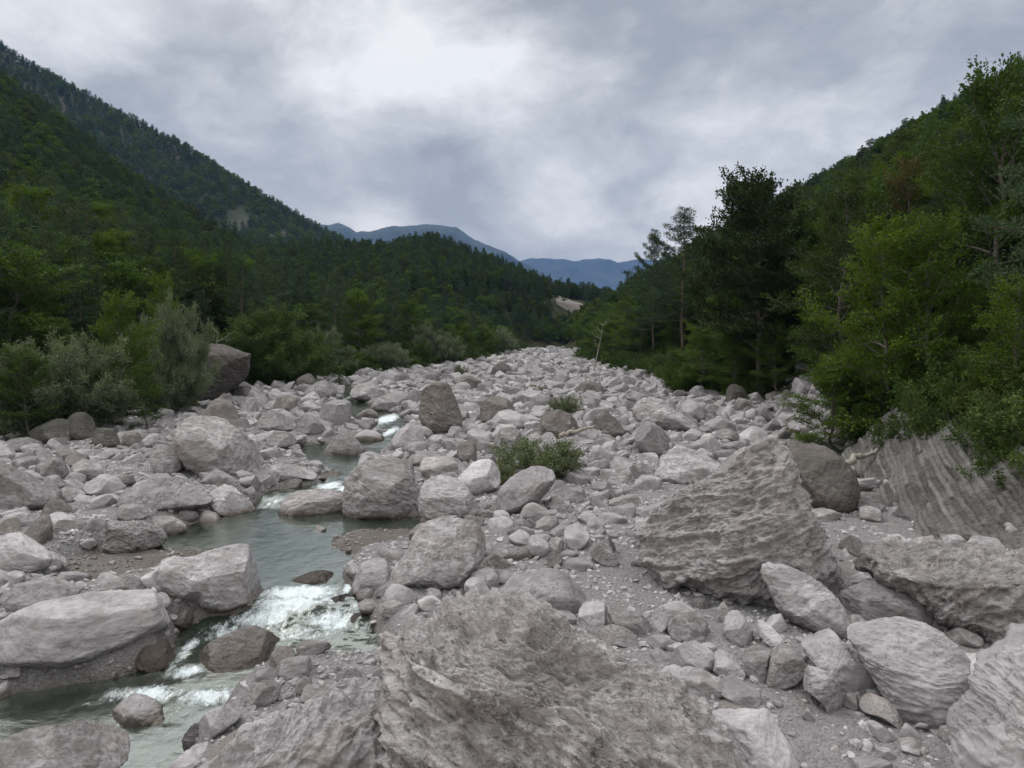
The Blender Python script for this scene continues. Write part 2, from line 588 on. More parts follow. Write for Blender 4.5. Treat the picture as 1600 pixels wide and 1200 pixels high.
GRAVEL = gravel_material()
FLOOR = floor_material()
L_BROAD = leaf_material('beech_leaves', [(0.025, 0.047, 0.010), (0.048, 0.086, 0.017), (0.100, 0.155, 0.027)])
L_BRIGHT = leaf_material('young_ash_leaves', [(0.030, 0.058, 0.008), (0.058, 0.099, 0.013), (0.095, 0.137, 0.019)], 0.35)
L_OLIVE = leaf_material('oak_leaves', [(0.027, 0.040, 0.010), (0.048, 0.067, 0.017), (0.077, 0.096, 0.025)])
L_RUST = leaf_material('turning_leaves', [(0.044, 0.044, 0.012), (0.074, 0.061, 0.019), (0.096, 0.070, 0.024)])
L_DARK = leaf_material('dark_beech_leaves', [(0.015, 0.026, 0.009), (0.026, 0.041, 0.012), (0.041, 0.062, 0.017)], 0.12)
L_PINE = leaf_material('pine_needles', [(0.025, 0.047, 0.024), (0.045, 0.077, 0.037), (0.078, 0.116, 0.056)], 0.1)
L_SPRUCE = leaf_material('spruce_needles', [(0.016, 0.037, 0.021), (0.029, 0.058, 0.034), (0.049, 0.083, 0.043)], 0.08)
L_WILLOW = leaf_material('willow_leaves', [(0.068, 0.091, 0.050), (0.131, 0.160, 0.097), (0.239, 0.268, 0.188)], 0.2)
L_SAGE = leaf_material('sage_leaves', [(0.070, 0.090, 0.042), (0.120, 0.145, 0.075), (0.180, 0.200, 0.125)], .2)
L_SCRUB = leaf_material('bush_leaves', [(0.039, 0.069, 0.018), (0.078, 0.116, 0.034), (0.132, 0.165, 0.058)], 0.25)
BARK = bark_material('bark', (0.07, 0.058, 0.047), (0.16, 0.145, 0.125))
BARK_PINE = bark_material('pine_bark', (0.07, 0.05, 0.038), (0.17, 0.125, 0.095))
DEADWOOD = bark_material('bleached_wood', (0.2, 0.17, 0.14), (0.4, 0.37, 0.33))

# ---------------------------------------------------------------- ground meshes


def grid_faces(nu, nv):
    i = np.arange(nu - 1)[:, None] * nv + np.arange(nv - 1)[None, :]
    i = i.ravel()
    return np.stack([i, i + 1, i + nv + 1, i + nv], 1)


def build_ground():
    # rows get longer with distance; columns fan out from the camera
    ys = np.concatenate([np.linspace(2, 8, 24), np.geomspace(8.2, 60, 250), np.geomspace(60.5, 640, 190)])
    ks = np.linspace(-1.25, 1.25, 440)
    Y, K = np.meshgrid(ys, ks, indexing='ij')
    X = K * (Y + 6)
    Z = ground(X, Y)
    V = np.stack([X.ravel(), Y.ravel(), Z.ravel()], 1)
    Fq = grid_faces(len(ys), len(ks))[:, ::-1]
    e = 1.2 * n2(X, Y, 3.0, 2, 77)
    inbed = ((X + e > xl(Y) - 1.0) & (X + e < xr(Y) + 3.5) | ((X > 17) & (Y > 45) & (Y < 72) & (X < 22 + (Y - 46) * .38 + e))).ravel()
    fin = inbed[Fq].all(1)
    wet = 1 - sstep(0.02, 0.22, Z - zw(Y) + 0.05 * n2(X, Y, 1.2, 3, 88))
    wet = (wet * (Y < 135) * (sdf_poly(X, Y, WP) < 5)).ravel()

    def sub(name, sel, m, attrs=None):
        f = Fq[sel]
        used = np.unique(f)
        mp = np.zeros(len(V), dtype=np.int64)
        mp[used] = np.arange(len(used))
        o = mk(name, V[used], mp[f], m, attrs={k: a[used] for k, a in (attrs or {}).items()})
        tag(o, kind='structure')
        return o
    sub('riverbed', fin, GRAVEL, {'wet': wet})
    sub('hillside', ~fin, FLOOR)


build_ground()


def water_material():
    m, t, out = mat('stream_water')
    tc = t.node('ShaderNodeTexCoord').outputs['Object']
    foam = t.node('ShaderNodeAttribute', attribute_name='foam').outputs['Fac']
    rough = t.node('ShaderNodeAttribute', attribute_name='rough').outputs['Fac']
    flow = t.vmath('MULTIPLY', tc, (1.0, 0.55, 1.0))
    n1 = t.noise(flow, 2.6, 6, 0.68, 1.2)
    n2_ = t.noise(flow, 9.0, 5, 0.7, 0.8)
    n3 = t.noise(t.vmath('MULTIPLY', tc, (1.0, 2.4, 1.0)), 3.2, 3, 0.5, 0.3)
    ff = t.math('ADD', t.math('MULTIPLY', foam, 1.25), t.math('MULTIPLY', t.math('SUBTRACT', n1, 0.5), 1.5))
    ff = t.math('ADD', ff, t.math('MULTIPLY', t.math('SUBTRACT', n2_, 0.5), 0.7))
    n4 = t.noise(t.vmath('MULTIPLY', tc, (1.0, 0.35, 1.0)), 22.0, 4, 0.7, 1.0)
    ff = t.math('ADD', ff, t.math('MULTIPLY', t.math('SUBTRACT', n4, 0.5), 0.9))
    ff = t.math('MULTIPLY', t.math('MULTIPLY', t.maprange(ff, 0.55, 1.2), t.maprange(foam, 0.1, 0.4)), 0.93)
    b = t.node('ShaderNodeBump')
    b.inputs['Strength'].default_value = 0.5
    b.inputs['Distance'].default_value = 0.04
    t.set(b.inputs['Height'], t.math('ADD', t.math('MULTIPLY', n3, 0.5), t.math('MULTIPLY', t.math('ADD', n1, n2_), t.math('ADD', 0.12, rough))))
    tr = t.node('ShaderNodeBsdfTransparent')
    tr.inputs['Color'].default_value = (0.42, 0.49, 0.41, 1)
    df = t.node('ShaderNodeBsdfDiffuse')
    df.inputs['Color'].default_value = (0.055, 0.075, 0.06, 1)
    m0 = t.node('ShaderNodeMixShader')
    m0.inputs[0].default_value = 0.3
    t.l.new(tr.outputs[0], m0.inputs[1]); t.l.new(df.outputs[0], m0.inputs[2])
    gl = t.node('ShaderNodeBsdfGlossy')
    gl.inputs['Roughness'].default_value = 0.06
    gl.inputs['Color'].default_value = (0.86, 0.9, 0.82, 1)
    t.l.new(b.outputs[0], gl.inputs['Normal'])
    fr = t.node('ShaderNodeFresnel')
    fr.inputs['IOR'].default_value = 1.22
    t.l.new(b.outputs[0], fr.inputs['Normal'])
    m1 = t.node('ShaderNodeMixShader')
    t.l.new(t.math('MULTIPLY', fr.outputs[0], 0.5), m1.inputs[0]); t.l.new(m0.outputs[0], m1.inputs[1]); t.l.new(gl.outputs[0], m1.inputs[2])
    wh = t.node('ShaderNodeBsdfPrincipled')
    wh.inputs['Base Color'].default_value = (0.62, 0.68, 0.69, 1)
    wh.inputs['Roughness'].default_value = 0.6
    t.l.new(b.outputs[0], wh.inputs['Normal'])
    m2 = t.node('ShaderNodeMixShader')
    t.set(m2.inputs[0], ff)
    t.l.new(m1.outputs[0], m2.inputs[1]); t.l.new(wh.outputs[0], m2.inputs[2])
    t.l.new(m2.outputs[0], out.inputs[0])
    return m


# where the stream runs white: (px, py, half width px, half height px, strength)
FOAM = [(520, 968, 50, 24, .9), (470, 990, 70, 16, .7), (560, 950, 22, 14, .8), (455, 948, 70, 22, 1.0), (520, 938, 32, 16, .75), (550, 910, 9, 22, 1.3), (410, 968, 70, 22, .85), (350, 985, 45, 25, .75), (470, 925, 60, 12, 1.25), (560, 985, 45, 24, .5),
        (290, 1015, 14, 40, .8), (292, 1050, 26, 14, .9), (230, 1085, 70, 18, .9), (320, 1088, 60, 16, .85), (150, 1100, 50, 10, .4), (370, 1080, 26, 14, .6), (500, 1010, 50, 14, .3),
        (425, 785, 22, 10, .75), (515, 760, 28, 10, .95), (535, 768, 10, 14, 1.0), (605, 655, 20, 10, 1.1), (610, 675, 12, 10, 1.0), (545, 622, 12, 10, .6), (535, 640, 8, 6, .7), (590, 668, 12, 6, .6), (480, 700, 25, 5, .35), (270, 1120, 30, 22, .45)]


def build_water():
    ys = np.concatenate([np.linspace(5, 17, 170), np.linspace(17.06, 19.6, 90), np.linspace(19.66, 60, 260), np.linspace(60.3, 118, 120)])
    xs = np.linspace(-1, 1, 420)
    YY, U = np.meshgrid(ys, xs, indexing='ij')
    # the strip that can hold water at each distance
    lo = np.interp(ys, [5, 14, 20, 27, 40, 60, 118], [-16, -19, -20, -24, -20, -22, -30])[:, None]
    hi = np.interp(ys, [5, 14, 20, 27, 40, 60, 118], [0.5, 0.5, -1, -1, -5, -5, -16])[:, None]
    XX = lo + (hi - lo) * (U + 1) / 2
    ZZ = zw(YY + .4 * n2(XX, YY, 1.1, 3, 67) * (YY < 20))
    foam = np.zeros_like(XX)
    for px, py, a, b_, s in FOAM:
        c = hit(px, py, lambda x, y: zw(y))
        e = hit(px + a, py, lambda x, y: zw(y))
        g1 = hit(px, py - b_, lambda x, y: zw(y)); g2 = hit(px, py + b_, lambda x, y: zw(y))
        rx = max(0.12, e[0] - c[0]); ry = max(0.15, (g1[1] - g2[1]) / 2)
        cy = (g1[1] + g2[1]) / 2; cx = (g1[0] + g2[0]) / 2
        foam = np.maximum(foam, s * np.exp(-((XX - cx) / rx) ** 2 * 0.9 - ((YY - cy) / ry) ** 2 * 0.9))
    r = np.clip(foam, 0, 1)
    ZZ = ZZ + r * 0.13 * n2(XX, YY, 0.55, 4, 61) + r * 0.06 * n2(XX, YY, 0.17, 2, 63) + 0.012 * n2(XX, YY, 0.4, 3, 65)
    sd = sdf_poly(XX, YY, WP)
    keep = (sd < 2.2)
    V = np.stack([XX.ravel(), YY.ravel(), ZZ.ravel()], 1)
    Fq = grid_faces(*XX.shape)[:, ::-1]
    kf = keep.ravel()[Fq].all(1)
    f = Fq[kf]
    used = np.unique(f)
    mp = np.zeros(len(V), dtype=np.int64); mp[used] = np.arange(len(used))
    o = mk('water', V[used], mp[f], water_material(), attrs={'foam': foam.ravel()[used], 'rough': (0.15 + 0.6 * r).ravel()[used]})
    tag(o, kind='structure')


build_water()

# ---------------------------------------------------------------- rocks


def cube_sphere(n):
    g = np.tan(np.linspace(-1, 1, n + 1) * math.pi / 4)
    A, B = np.meshgrid(g, g, indexing='ij')
    A = A.ravel(); B = B.ravel(); O = np.ones_like(A)
    faces = [np.stack(q, 1) for q in ((O, A, B), (-O, B, A), (B, O, A), (A, -O, B), (A, B, O), (B, A, -O))]
    V = np.concatenate(faces)
    V /= np.linalg.norm(V, axis=1)[:, None]
    gf = grid_faces(n + 1, n + 1)
    Fq = np.concatenate([gf + k * (n + 1) ** 2 for k in range(6)])
    key = np.round(V * 1e5).astype(np.int64)
    _, idx, inv = np.unique(key, axis=0, return_index=True, return_inverse=True)
    inv = inv.ravel()
    V = V[idx]
    Fq = inv[Fq]
    # outward winding
    c = V[Fq].mean(1)
    nn = np.cross(V[Fq[:, 1]] - V[Fq[:, 0]], V[Fq[:, 3]] - V[Fq[:, 0]])
    flip = (nn * c).sum(1) < 0
    Fq[flip] = Fq[flip][:, ::-1]
    return V, Fq


_CS = {}


def cs(n):
    if n not in _CS: _CS[n] = cube_sphere(n)
    return _CS[n]


def vnormals(V, Fq):
    a = np.cross(V[Fq[:, 2]] - V[Fq[:, 0]], V[Fq[:, 3]] - V[Fq[:, 1]])
    N = np.zeros_like(V)
    for k in range(4): 
        for j in range(3):
            N[:, j] += np.bincount(Fq[:, k], weights=a[:, j], minlength=len(V))
    l = np.linalg.norm(N, axis=1)[:, None]
    return N / np.maximum(l, 1e-12)


def roughen(V, Fq, size, rs, amt=1.0, n=20, grain_dir=None):
    """erosion: broad hollows, ledges, flutes and pits, in metres"""
    off = rs.uniform(-50, 50, 3)
    N = vnormals(V, Fq)
    P = V / size
    d = 0.036 * fbm(P * 1.4 + off, 3, 3) + 0.024 * fbm(P * 3.4 + off, 3, 7, ridged=True)
    if n >= 14:
        # ledges along a bedding direction
        gd = grain_dir if grain_dir is not None else rs.normal(size=3)
        gd = gd / np.linalg.norm(gd)
        s = P @ gd
        Q = P + 0.16 * fbm(P * 2 + off, 2, 13)[:, None]
        Q = Q - 0.72 * (Q @ gd)[:, None] * 0 + (Q @ gd)[:, None] * gd * 2.6
        d += 0.028 * fbm(Q * 3.6 + off, 4, 23, 0.6, ridged=True)
        d += 0.012 * fbm(P * 13 + off, 3, 29, 0.6)
    if n >= 40:
        hol = fbm(P * 8 + off, 3, 33)
        d -= 0.02 * np.clip(hol - 0.12, 0, 1) * 3
        Q2 = P + (P @ gd)[:, None] * gd * 4.0
        d += 0.011 * fbm(Q2 * 12 + off, 4, 37, 0.62, ridged=True)
    if n >= 90:
        d += 0.0075 * fbm(Q2 * 30 + off, 4, 43, 0.65, ridged=True)
        Q3 = P + 0.3 * fbm(P * 1.6 + off, 3, 51)[:, None] + (P @ gd)[:, None] * gd * 2.2
        d += 0.05 * fbm(Q3 * 2.2 + off, 3, 53, 0.55, ridged=True)
        d += 0.018 * fbm(Q3 * 7 + off, 3, 59, 0.6, ridged=True)
        f_ = fbm(P * 2.3 + off, 3, 57)
        d -= 0.02 * np.clip(f_ - .12, 0, 1) * 4
    return V + N * (d * size * amt)[:, None]


ROCKS = []          # (centre, radii, pixel box) of everything placed, for the loose stones
LANDMARKS = []


def smooth_poly(P, it=1):
    P = np.array(P, dtype=float)
    for _ in range(it):
        Q = np.roll(P, -1, 0)
        P = np.stack([P * 0.75 + Q * 0.25, P * 0.25 + Q * 0.75], 1).reshape(-1, 2)
    return P


def poly_rock(poly, seed, name='boulder', thick=0.95, res=None, material=None, planes=None, tone=0.0, weather=0.3, amt=1.0, wet=0.35, basey=None, boxy=2.7, sink=0.0, grain_dir=None, nplanes=5, zoff=0.0, smooth=1):
    """a solid rock whose outline, seen from the drone, is poly; its distance comes from where its foot meets the ground"""
    rs = np.random.RandomState(seed)
    P = smooth_poly(poly, smooth) if smooth else np.array(poly, dtype=float)
    c = (P.max(0) + P.min(0)) / 2 * 0.5 + P.mean(0) * 0.5
    g_ = 1.13 if max(np.ptp(P[:, 0]), np.ptp(P[:, 1])) < 70 else (1.07 if np.ptp(P[:, 0]) < 150 else 1.03)
    P = c + (P - c) * g_
    wpx, hpx = np.ptp(P[:, 0]), np.ptp(P[:, 1])
    by = basey if basey is not None else P[:, 1].max()
    g = at(c[0], by - 0.10 * hpx, 0.0)
    d0 = g[1]
    size_px = math.sqrt(wpx * hpx)
    T0 = 0.5 * size_px * d0 / F * thick
    dc = d0 + 0.55 * T0
    r = raydir(*c)
    C = np.array([0, 0, CAMZ]) + r * dc
    k = dc / F
    R = (P - c) * k
    T = 0.5 * size_px * k * thick
    R = np.concatenate([R + (np.roll(R, -1, 0) - R) * q_ for q_ in np.linspace(0, 1, 12, endpoint=False)])     # straight edges stay straight
    ang = np.arctan2(-R[:, 1], R[:, 0])
    rad = np.hypot(R[:, 0], R[:, 1])
    o = np.argsort(ang)
    ang, rad = ang[o], rad[o]
    n = res or int(np.clip(size_px * 0.34, 10, 80))
    D, Fq = cs(n)
    a, b, cc = D[:, 0], D[:, 2], D[:, 1]          # right, up, away
    q = np.hypot(a, b)
    nrm = (np.abs(q) ** boxy + np.abs(cc) ** boxy) ** (-1 / boxy)
    q2, c2 = q * nrm, cc * nrm
    th = np.arctan2(b, a)
    rr = np.interp(th, ang, rad, period=2 * math.pi)
    fw = r / np.linalg.norm(r)
    rt = np.array([fw[1], -fw[0], 0]); rt /= np.linalg.norm(rt)
    up = np.cross(rt, fw)
    V = (rr * q2 * np.cos(th))[:, None] * rt + (rr * q2 * np.sin(th))[:, None] * up + (T * c2)[:, None] * fw
    S = math.sqrt(wpx * hpx) * k
    pls = []
    if planes is not None:
        pls = list(planes)
    else:
        pls.append((rs.uniform(-50, 50), rs.uniform(58, 80), rs.uniform(0.55, 0.75) if hpx < .85 * wpx else .88))
        for _ in range(nplanes + 4):
            pls.append((rs.uniform(-88, 88), rs.uniform(-5, 68), rs.uniform(0.55, 0.84)))
        pls.append((180 + rs.uniform(-60, 60), rs.uniform(10, 60), rs.uniform(0.6, 0.8)))
    if planes is not None and smooth:
        for _ in range(4):
            pls.append((rs.uniform(-88, 88), rs.uniform(0, 70), rs.uniform(0.74, 0.88)))
    for az, el, fr in pls:
        a_, e_ = math.radians(az), math.radians(el)
        h = np.array([-fw[0], -fw[1], 0]); h /= np.linalg.norm(h)
        nv = (h * math.cos(a_) + rt * math.sin(a_)) * math.cos(e_) + np.array([0, 0, 1]) * math.sin(e_)
        s = V @ nv
        m = s.max() * fr
        ex = np.clip(s - m, 0, None)
        ex = ex - 0.02 * S * (1 - np.exp(-ex / (0.02 * S)))
        V = V - nv * (ex * 0.97)[:, None]
    V = roughen(V, Fq, S, rs, amt * (1.0 if material is ROUGH else .62), n, grain_dir)
    V[:, 2] -= sink + 0
    W = V + C
    W[:, 2] += zoff
    if basey is None or True:
        zb = gz(C[0], C[1])
    foot = np.array([C[0], C[1], min(zb, W[:, 2].min() + 0.3 * S)])
    wz = zw(W[:, 1])
    near_w = sdf_poly(np.array([C[0]]), np.array([C[1]]), WP)[0] < S * 0.9
    wt = (1 - sstep(0.0, max(0.22, wet), W[:, 2] - wz)) if near_w and C[1] < 135 else np.zeros(len(W))
    hh = (W[:, 2] - W[:, 2].min()) / max(1e-6, np.ptp(W[:, 2]))
    we = np.clip(weather * (0.2 + 1.3 * hh), 0, 1.2)
    ob = mk(name, W - foot, Fq, material or ROCK, attrs={'wet': wt, 'weather': we, 'tone': np.full(len(W), tone)})
    ob.location = foot
    ROCKS.append((C[0], C[1], max(0.5 * wpx * k, 0.1), max(T, 0.1), c[0], c[1], wpx / 2, hpx / 2))
    return ob, c, (wpx, hpx)


def blob(cx, cy, w, h, seed):
    rs = np.random.RandomState(seed + 999)
    n = rs.randint(7, 10)
    a = np.linspace(0, 2 * math.pi, n, endpoint=False) + rs.uniform(-0.25, 0.25, n)
    r = rs.uniform(0.86, 1.12, n)
    return [(cx + w / 2 * r_ * math.cos(t_), cy + h / 2 * r_ * math.sin(t_)) for t_, r_ in zip(a, r)]


# each: outline or (cx, cy, w, h), options, label, short name used by its neighbours' labels (or None)
HEROES = [
 # --- nearest
 ([(548,1130),(560,1082),(583,1062),(588,1022),(605,1000),(640,985),(680,955),(720,940),(770,936),(830,946),(880,966),(930,990),(965,1016),(1010,1040),(1060,1075),(1092,1110),(1115,1150),(1155,1215),(1170,1270),(900,1320),(640,1310),(575,1235),(550,1180)],
  dict(res=170, material='ROUGH', thick=0.6, weather=0.2, amt=1.1, planes=[(-66, 12, .78), (22, 60, .66), (-20, 76, .8)], smooth=0, tone=.36, grain=(0.6, 0.3, 0.7)),
  'huge rough furrowed grey rock filling the bottom middle of the photo', 'the huge bottom rock'),
 ([(1008,838),(1040,792),(1075,765),(1112,738),(1148,708),(1180,690),(1190,683),(1199,681),(1207,687),(1228,724),(1250,772),(1270,820),(1283,868),(1300,918),(1262,930),(1210,950),(1170,947),(1125,930),(1090,918),(1052,924),(1022,900),(1008,870)],
  dict(res=130, material='ROUGH', thick=0.85, weather=0.15, amt=.85, planes=[(-30, 28, .62), (66, 4, .8)], smooth=0, tone=.34, grain=(-0.3, 0.2, 0.9)),
  'tall wedge shaped grey boulder with a peaked top, right of centre on the gravel', 'the tall wedge boulder'),
 ([(9,957),(75,931),(150,927),(225,937),(262,956),(276,972),(259,991),(210,1014),(150,1029),(105,1031),(75,1023),(26,1010),(9,987)],
  dict(res=80, thick=0.8, weather=0.15, tone=-.06, amt=.7, planes=[(5, 75, .62), (0, 15, .72), (-50, 10, .82), (45, 5, .85)]),
  'long smooth lens shaped pale slab perched over dark ground at the stream, far left', 'the lens shaped slab'),
 ([(259,871),(274,862),(296,871),(337,860),(382,855),(394,871),(412,897),(409,927),(397,950),(349,959),(319,950),(307,931),(277,929),(259,905)],
  dict(res=64, weather=0.12, wet=.45, planes=[(0, 62, .62), (45, 12, .84), (-30, 15, .85)]),
  'broad flat topped pinkish grey boulder standing at the lip of the small cascade', 'the flat topped cascade boulder'),
 ([(296,1047),(319,1014),(337,999),(390,984),(427,987),(437,1010),(431,1032),(397,1059),(367,1072),(322,1067),(300,1060)],
  dict(res=64, weather=.3, tone=-.16, wet=1.1, amt=.7), 'brown wet stained rounded boulder in the middle of the white rapids', 'the brown rapids boulder'),
 ([(161,1119),(176,1096),(206,1083),(232,1096),(259,1119),(269,1141),(255,1154),(210,1162),(165,1145)],
  dict(res=56, wet=.35), 'peaked pale boulder with a dark wet foot standing in water, bottom left', 'the peaked water boulder'),
 ([(-25,1170),(22,1137),(64,1124),(112,1130),(161,1149),(187,1167),(193,1182),(180,1225),(100,1250),(0,1240)],
  dict(res=64, amt=.8), 'rounded white pitted boulder cut off by the bottom left corner', 'the corner boulder'),
 ([(262,1225),(300,1170),(340,1137),(385,1106),(430,1093),(475,1086),(520,1062),(560,1046),(605,1055),(650,1130),(650,1240),(450,1260)],
  dict(res=100, thick=.5, weather=.1, tone=.0, amt=1.4, planes=[(0, 74, .5), (-40, 35, .8)], zoff=-.25), 'wide pale pitted slab sloping into the stream, left of the huge bottom rock', 'the pitted slab'),
 ([(296,1142),(315,1115),(345,1107),(390,1108),(370,1130),(340,1148),(318,1154)], dict(tone=-.05, weather=.2), 'flat pinkish brown rock beside the stream at the top edge of the pitted slab', None),
 ([(610,907),(620,885),(640,862),(650,835),(663,820),(690,814),(730,816),(752,830),(758,855),(750,878),(735,895),(722,916),(690,921),(650,914),(615,914)],
  dict(res=72, weather=.25, planes=[(-15, 60, .60), (10, 2, .86), (60, 15, .78), (-60, 25, .78)]), 'large tilted wedge boulder with a pitted sloping face, just above the huge bottom rock', 'the tilted wedge boulder'),
 ([(770,935),(790,905),(800,890),(830,882),(870,885),(900,905),(925,930),(935,955),(860,970),(780,952)], dict(res=48, thick=.8, tone=-.08, weather=.05, amt=.8), 'low smooth grey mound of rock half buried directly behind the huge bottom rock', None),
 ([(903,985),(908,942),(928,930),(948,935),(954,960),(942,990)], dict(res=30, weather=.3), 'upright grey block leaning on the right shoulder of the huge bottom rock', None),
 # --- right foreground
 ([(1193,908),(1198,888),(1230,890),(1275,905),(1300,930),(1320,960),(1322,985),(1300,990),(1250,977),(1222,960),(1208,930)],
  dict(res=56, weather=.05, planes=[(20, 55, .62), (-40, 10, .75)]), 'cracked pale slab sliding down from the foot of the tall wedge boulder', 'the cracked slab'),
 ([(1316,940),(1330,905),(1350,898),(1400,915),(1440,940),(1447,960),(1430,972),(1400,970),(1365,977),(1345,975),(1325,960)], dict(res=50, weather=.1), 'knobbly pale boulder tucked under the long rock at the right edge', None),
 ([(1333,890),(1350,868),(1400,853),(1425,862),(1450,853),(1500,845),(1640,848),(1650,960),(1592,990),(1560,1003),(1500,987),(1470,972),(1440,942),(1400,922),(1345,903)],
  dict(res=96, weather=.3, thick=.75, amt=1.1, material='ROUGH', planes=[(-10, 68, .60), (-35, 0, .82), (20, 5, .8)]), 'long dark based double humped rock reaching in from the right edge', 'the long right edge rock'),
 ([(1327,992),(1350,985),(1400,965),(1455,975),(1485,1000),(1502,1020),(1490,1060),(1495,1100),(1480,1132),(1440,1132),(1400,1117),(1380,1080),(1350,1040),(1330,1012)],
  dict(res=84, weather=-.1, tone=.12, thick=.6, planes=[(-5, 55, .6), (-40, 20, .85)]), 'large white flat faced boulder lying tilted on the gravel, lower right', 'the big white boulder'),
 ([(1482,1060),(1500,1030),(1520,1018),(1545,1023),(1552,1060),(1522,1107),(1495,1097)], dict(res=44, tone=.08, weather=0), 'pale blocky boulder wedged between the big white boulder and the corner rock', None),
 ([(1497,1142),(1522,1105),(1530,1060),(1555,1000),(1590,957),(1640,940),(1700,1000),(1700,1270),(1520,1280),(1505,1200)],
  dict(res=90, thick=.75, weather=.1, planes=[(-45, 30, .66), (0, 65, .8)]), 'big smooth rock wall with curved cracks cut off by the right edge', 'the right edge rock'),
 ([(1498,1210),(1515,1168),(1550,1142),(1592,1160),(1650,1180),(1660,1265),(1500,1265)], dict(res=48, tone=.12, weather=-.1), 'white layered boulder in the bottom right corner', None),
 ([(1246,1060),(1265,1045),(1295,1050),(1318,1080),(1318,1122),(1300,1116),(1280,1092),(1250,1080)], dict(res=44, tone=.06, weather=0), 'smooth pale tapering stone pointing down onto the open gravel', 'the tapering stone'),
 ([(1255,1012),(1275,980),(1290,982),(1330,1015),(1358,1045),(1360,1076),(1345,1087),(1310,1073),(1270,1036)], dict(res=50, weather=.1, tone=-.04), 'long grey boulder lying diagonally against the big white boulder', 'the diagonal grey boulder'),
 ([(1197,1040),(1210,1015),(1240,1008),(1255,1035),(1250,1060),(1215,1080),(1200,1067)], dict(res=40, tone=-.1, amt=.7), 'dark grey round boulder left of the long diagonal boulder', None),
 ([(1160,1025),(1180,1010),(1205,1010),(1197,1035),(1195,1067),(1175,1064)], dict(res=32), 'narrow pale stone standing left of the dark round boulder', None),
 ([(1180,975),(1195,972),(1226,1000),(1220,1013),(1200,1009),(1185,990)], dict(res=30, tone=.1), 'smooth oval pale stone lying slantwise below the cracked slab', None),
 ([(1131,970),(1140,953),(1160,960),(1180,995),(1178,1009),(1150,1009),(1133,990)], dict(res=32, tone=.08), 'upright pale hump shaped stone among the heap right of the huge bottom rock', None),
 ([(1045,985),(1060,960),(1075,955),(1110,965),(1120,985),(1106,1002),(1060,1005)], dict(res=36, tone=.02), 'bluish grey lobed boulder in the heap right of the huge bottom rock', 'the lobed boulder'),
 ([(1010,977),(1025,955),(1045,943),(1080,938),(1093,948),(1085,957),(1060,967),(1045,987),(1020,990)], dict(res=36), 'long grey rock bent like an elbow behind the lobed boulder', None),
 ([(950,960),(970,948),(1000,955),(1014,975),(1006,997),(990,992),(960,977)], dict(res=32, tone=-.04), 'angular grey boulder at the upper right rim of the huge bottom rock', None),
 ([(930,987),(950,977),(985,985),(994,1001),(985,1012),(950,1006),(935,999)], dict(res=30, tone=.06), 'pale flat stone touching the upper right side of the huge bottom rock', None),
 ([(1037,1032),(1060,1005),(1095,1000),(1116,1020),(1110,1049),(1070,1047),(1045,1040)], dict(res=36), 'pale stone with a hollow side in front of the lobed boulder', None),
 ([(1062,1056),(1070,1046),(1110,1048),(1127,1062),(1127,1081),(1110,1088),(1070,1084),(1062,1071)], dict(res=32, tone=-.02, weather=.2, boxy=4), 'orange tinged block with a flat cut top near the huge bottom rock', 'the orange tinged block'),
 ([(1110,1030),(1130,1015),(1150,1025),(1166,1056),(1130,1060),(1112,1046)], dict(res=30, tone=.1), 'white rounded stone right behind the orange tinged block', None),
 ([(1125,1072),(1150,1055),(1180,1070),(1193,1096),(1180,1104),(1145,1102),(1128,1087)], dict(res=36, tone=.08), 'round white boulder right of the orange tinged block', None),
 ([(1108,1132),(1130,1105),(1165,1100),(1200,1112),(1217,1140),(1242,1180),(1256,1225),(1165,1235),(1148,1165)], dict(res=56, tone=.08, weather=.1, thick=.7), 'pale boulder with a dark hollow at the bottom, right of the huge rough rock', None),
 ([(1345,1102),(1360,1088),(1390,1095),(1413,1126),(1410,1136),(1380,1122),(1350,1117)], dict(tone=.06), 'low pale stone with dark patches half sunk in gravel before the big white boulder', None),
 ([(1353,1130),(1370,1130),(1396,1146),(1391,1161),(1370,1156)], dict(tone=.06), 'small white stone lying alone on the gravel below the patchy stone', None),
 # --- stream side
 ([(2,939),(22,912),(75,903),(109,909),(122,923),(100,947),(50,957),(4,956)], dict(res=40, weather=.1), 'rough grey boulder directly behind the left end of the lens shaped slab', None),
 ([(160,919),(175,905),(200,902),(222,906),(228,918),(222,933),(185,935),(162,927)], dict(res=32, tone=.05), 'smooth pale loaf shaped stone at the pool edge, above the lens shaped slab', None),
 ([(221,899),(240,888),(254,892),(258,908),(245,919),(228,915)], dict(tone=.08), 'small white block touching the left side of the flat topped cascade boulder', None),
 ([(209,1021),(235,1005),(270,1002),(284,1020),(282,1040),(262,1050),(230,1052),(213,1037)], dict(res=36, tone=-.25, wet=1.2, weather=.6), 'dark brown wet rock under the right end of the lens shaped slab', None),
 ([(266,956),(285,940),(303,938),(307,955),(304,973),(285,983),(272,976)], dict(res=28, tone=-.12, wet=.8), 'small brownish boulder between the lens shaped slab and the cascade boulder', None),
 ([(229,939),(245,926),(257,927),(265,943),(258,952),(240,947)], dict(tone=.04), 'little pale stone behind the right end of the lens shaped slab', None),
 ([(150,842),(165,815),(190,812),(215,818),(240,828),(252,842),(246,856),(225,867),(195,868),(165,864)], dict(res=44, material='ROUGH', amt=1.3, weather=.15), 'layered craggy boulder on the sand flat left of the pool', 'the craggy layered boulder'),
 ([(223,819),(240,808),(265,808),(283,822),(285,834),(265,841),(240,837)], dict(res=30, tone=.05), 'pale boulder at the left shore of the pool behind the craggy layered boulder', None),
 ([(-30,842),(20,830),(50,850),(72,878),(62,897),(20,903),(-30,900)], dict(res=44), 'smooth grey hump of rock at the left edge above the lens shaped slab', None),
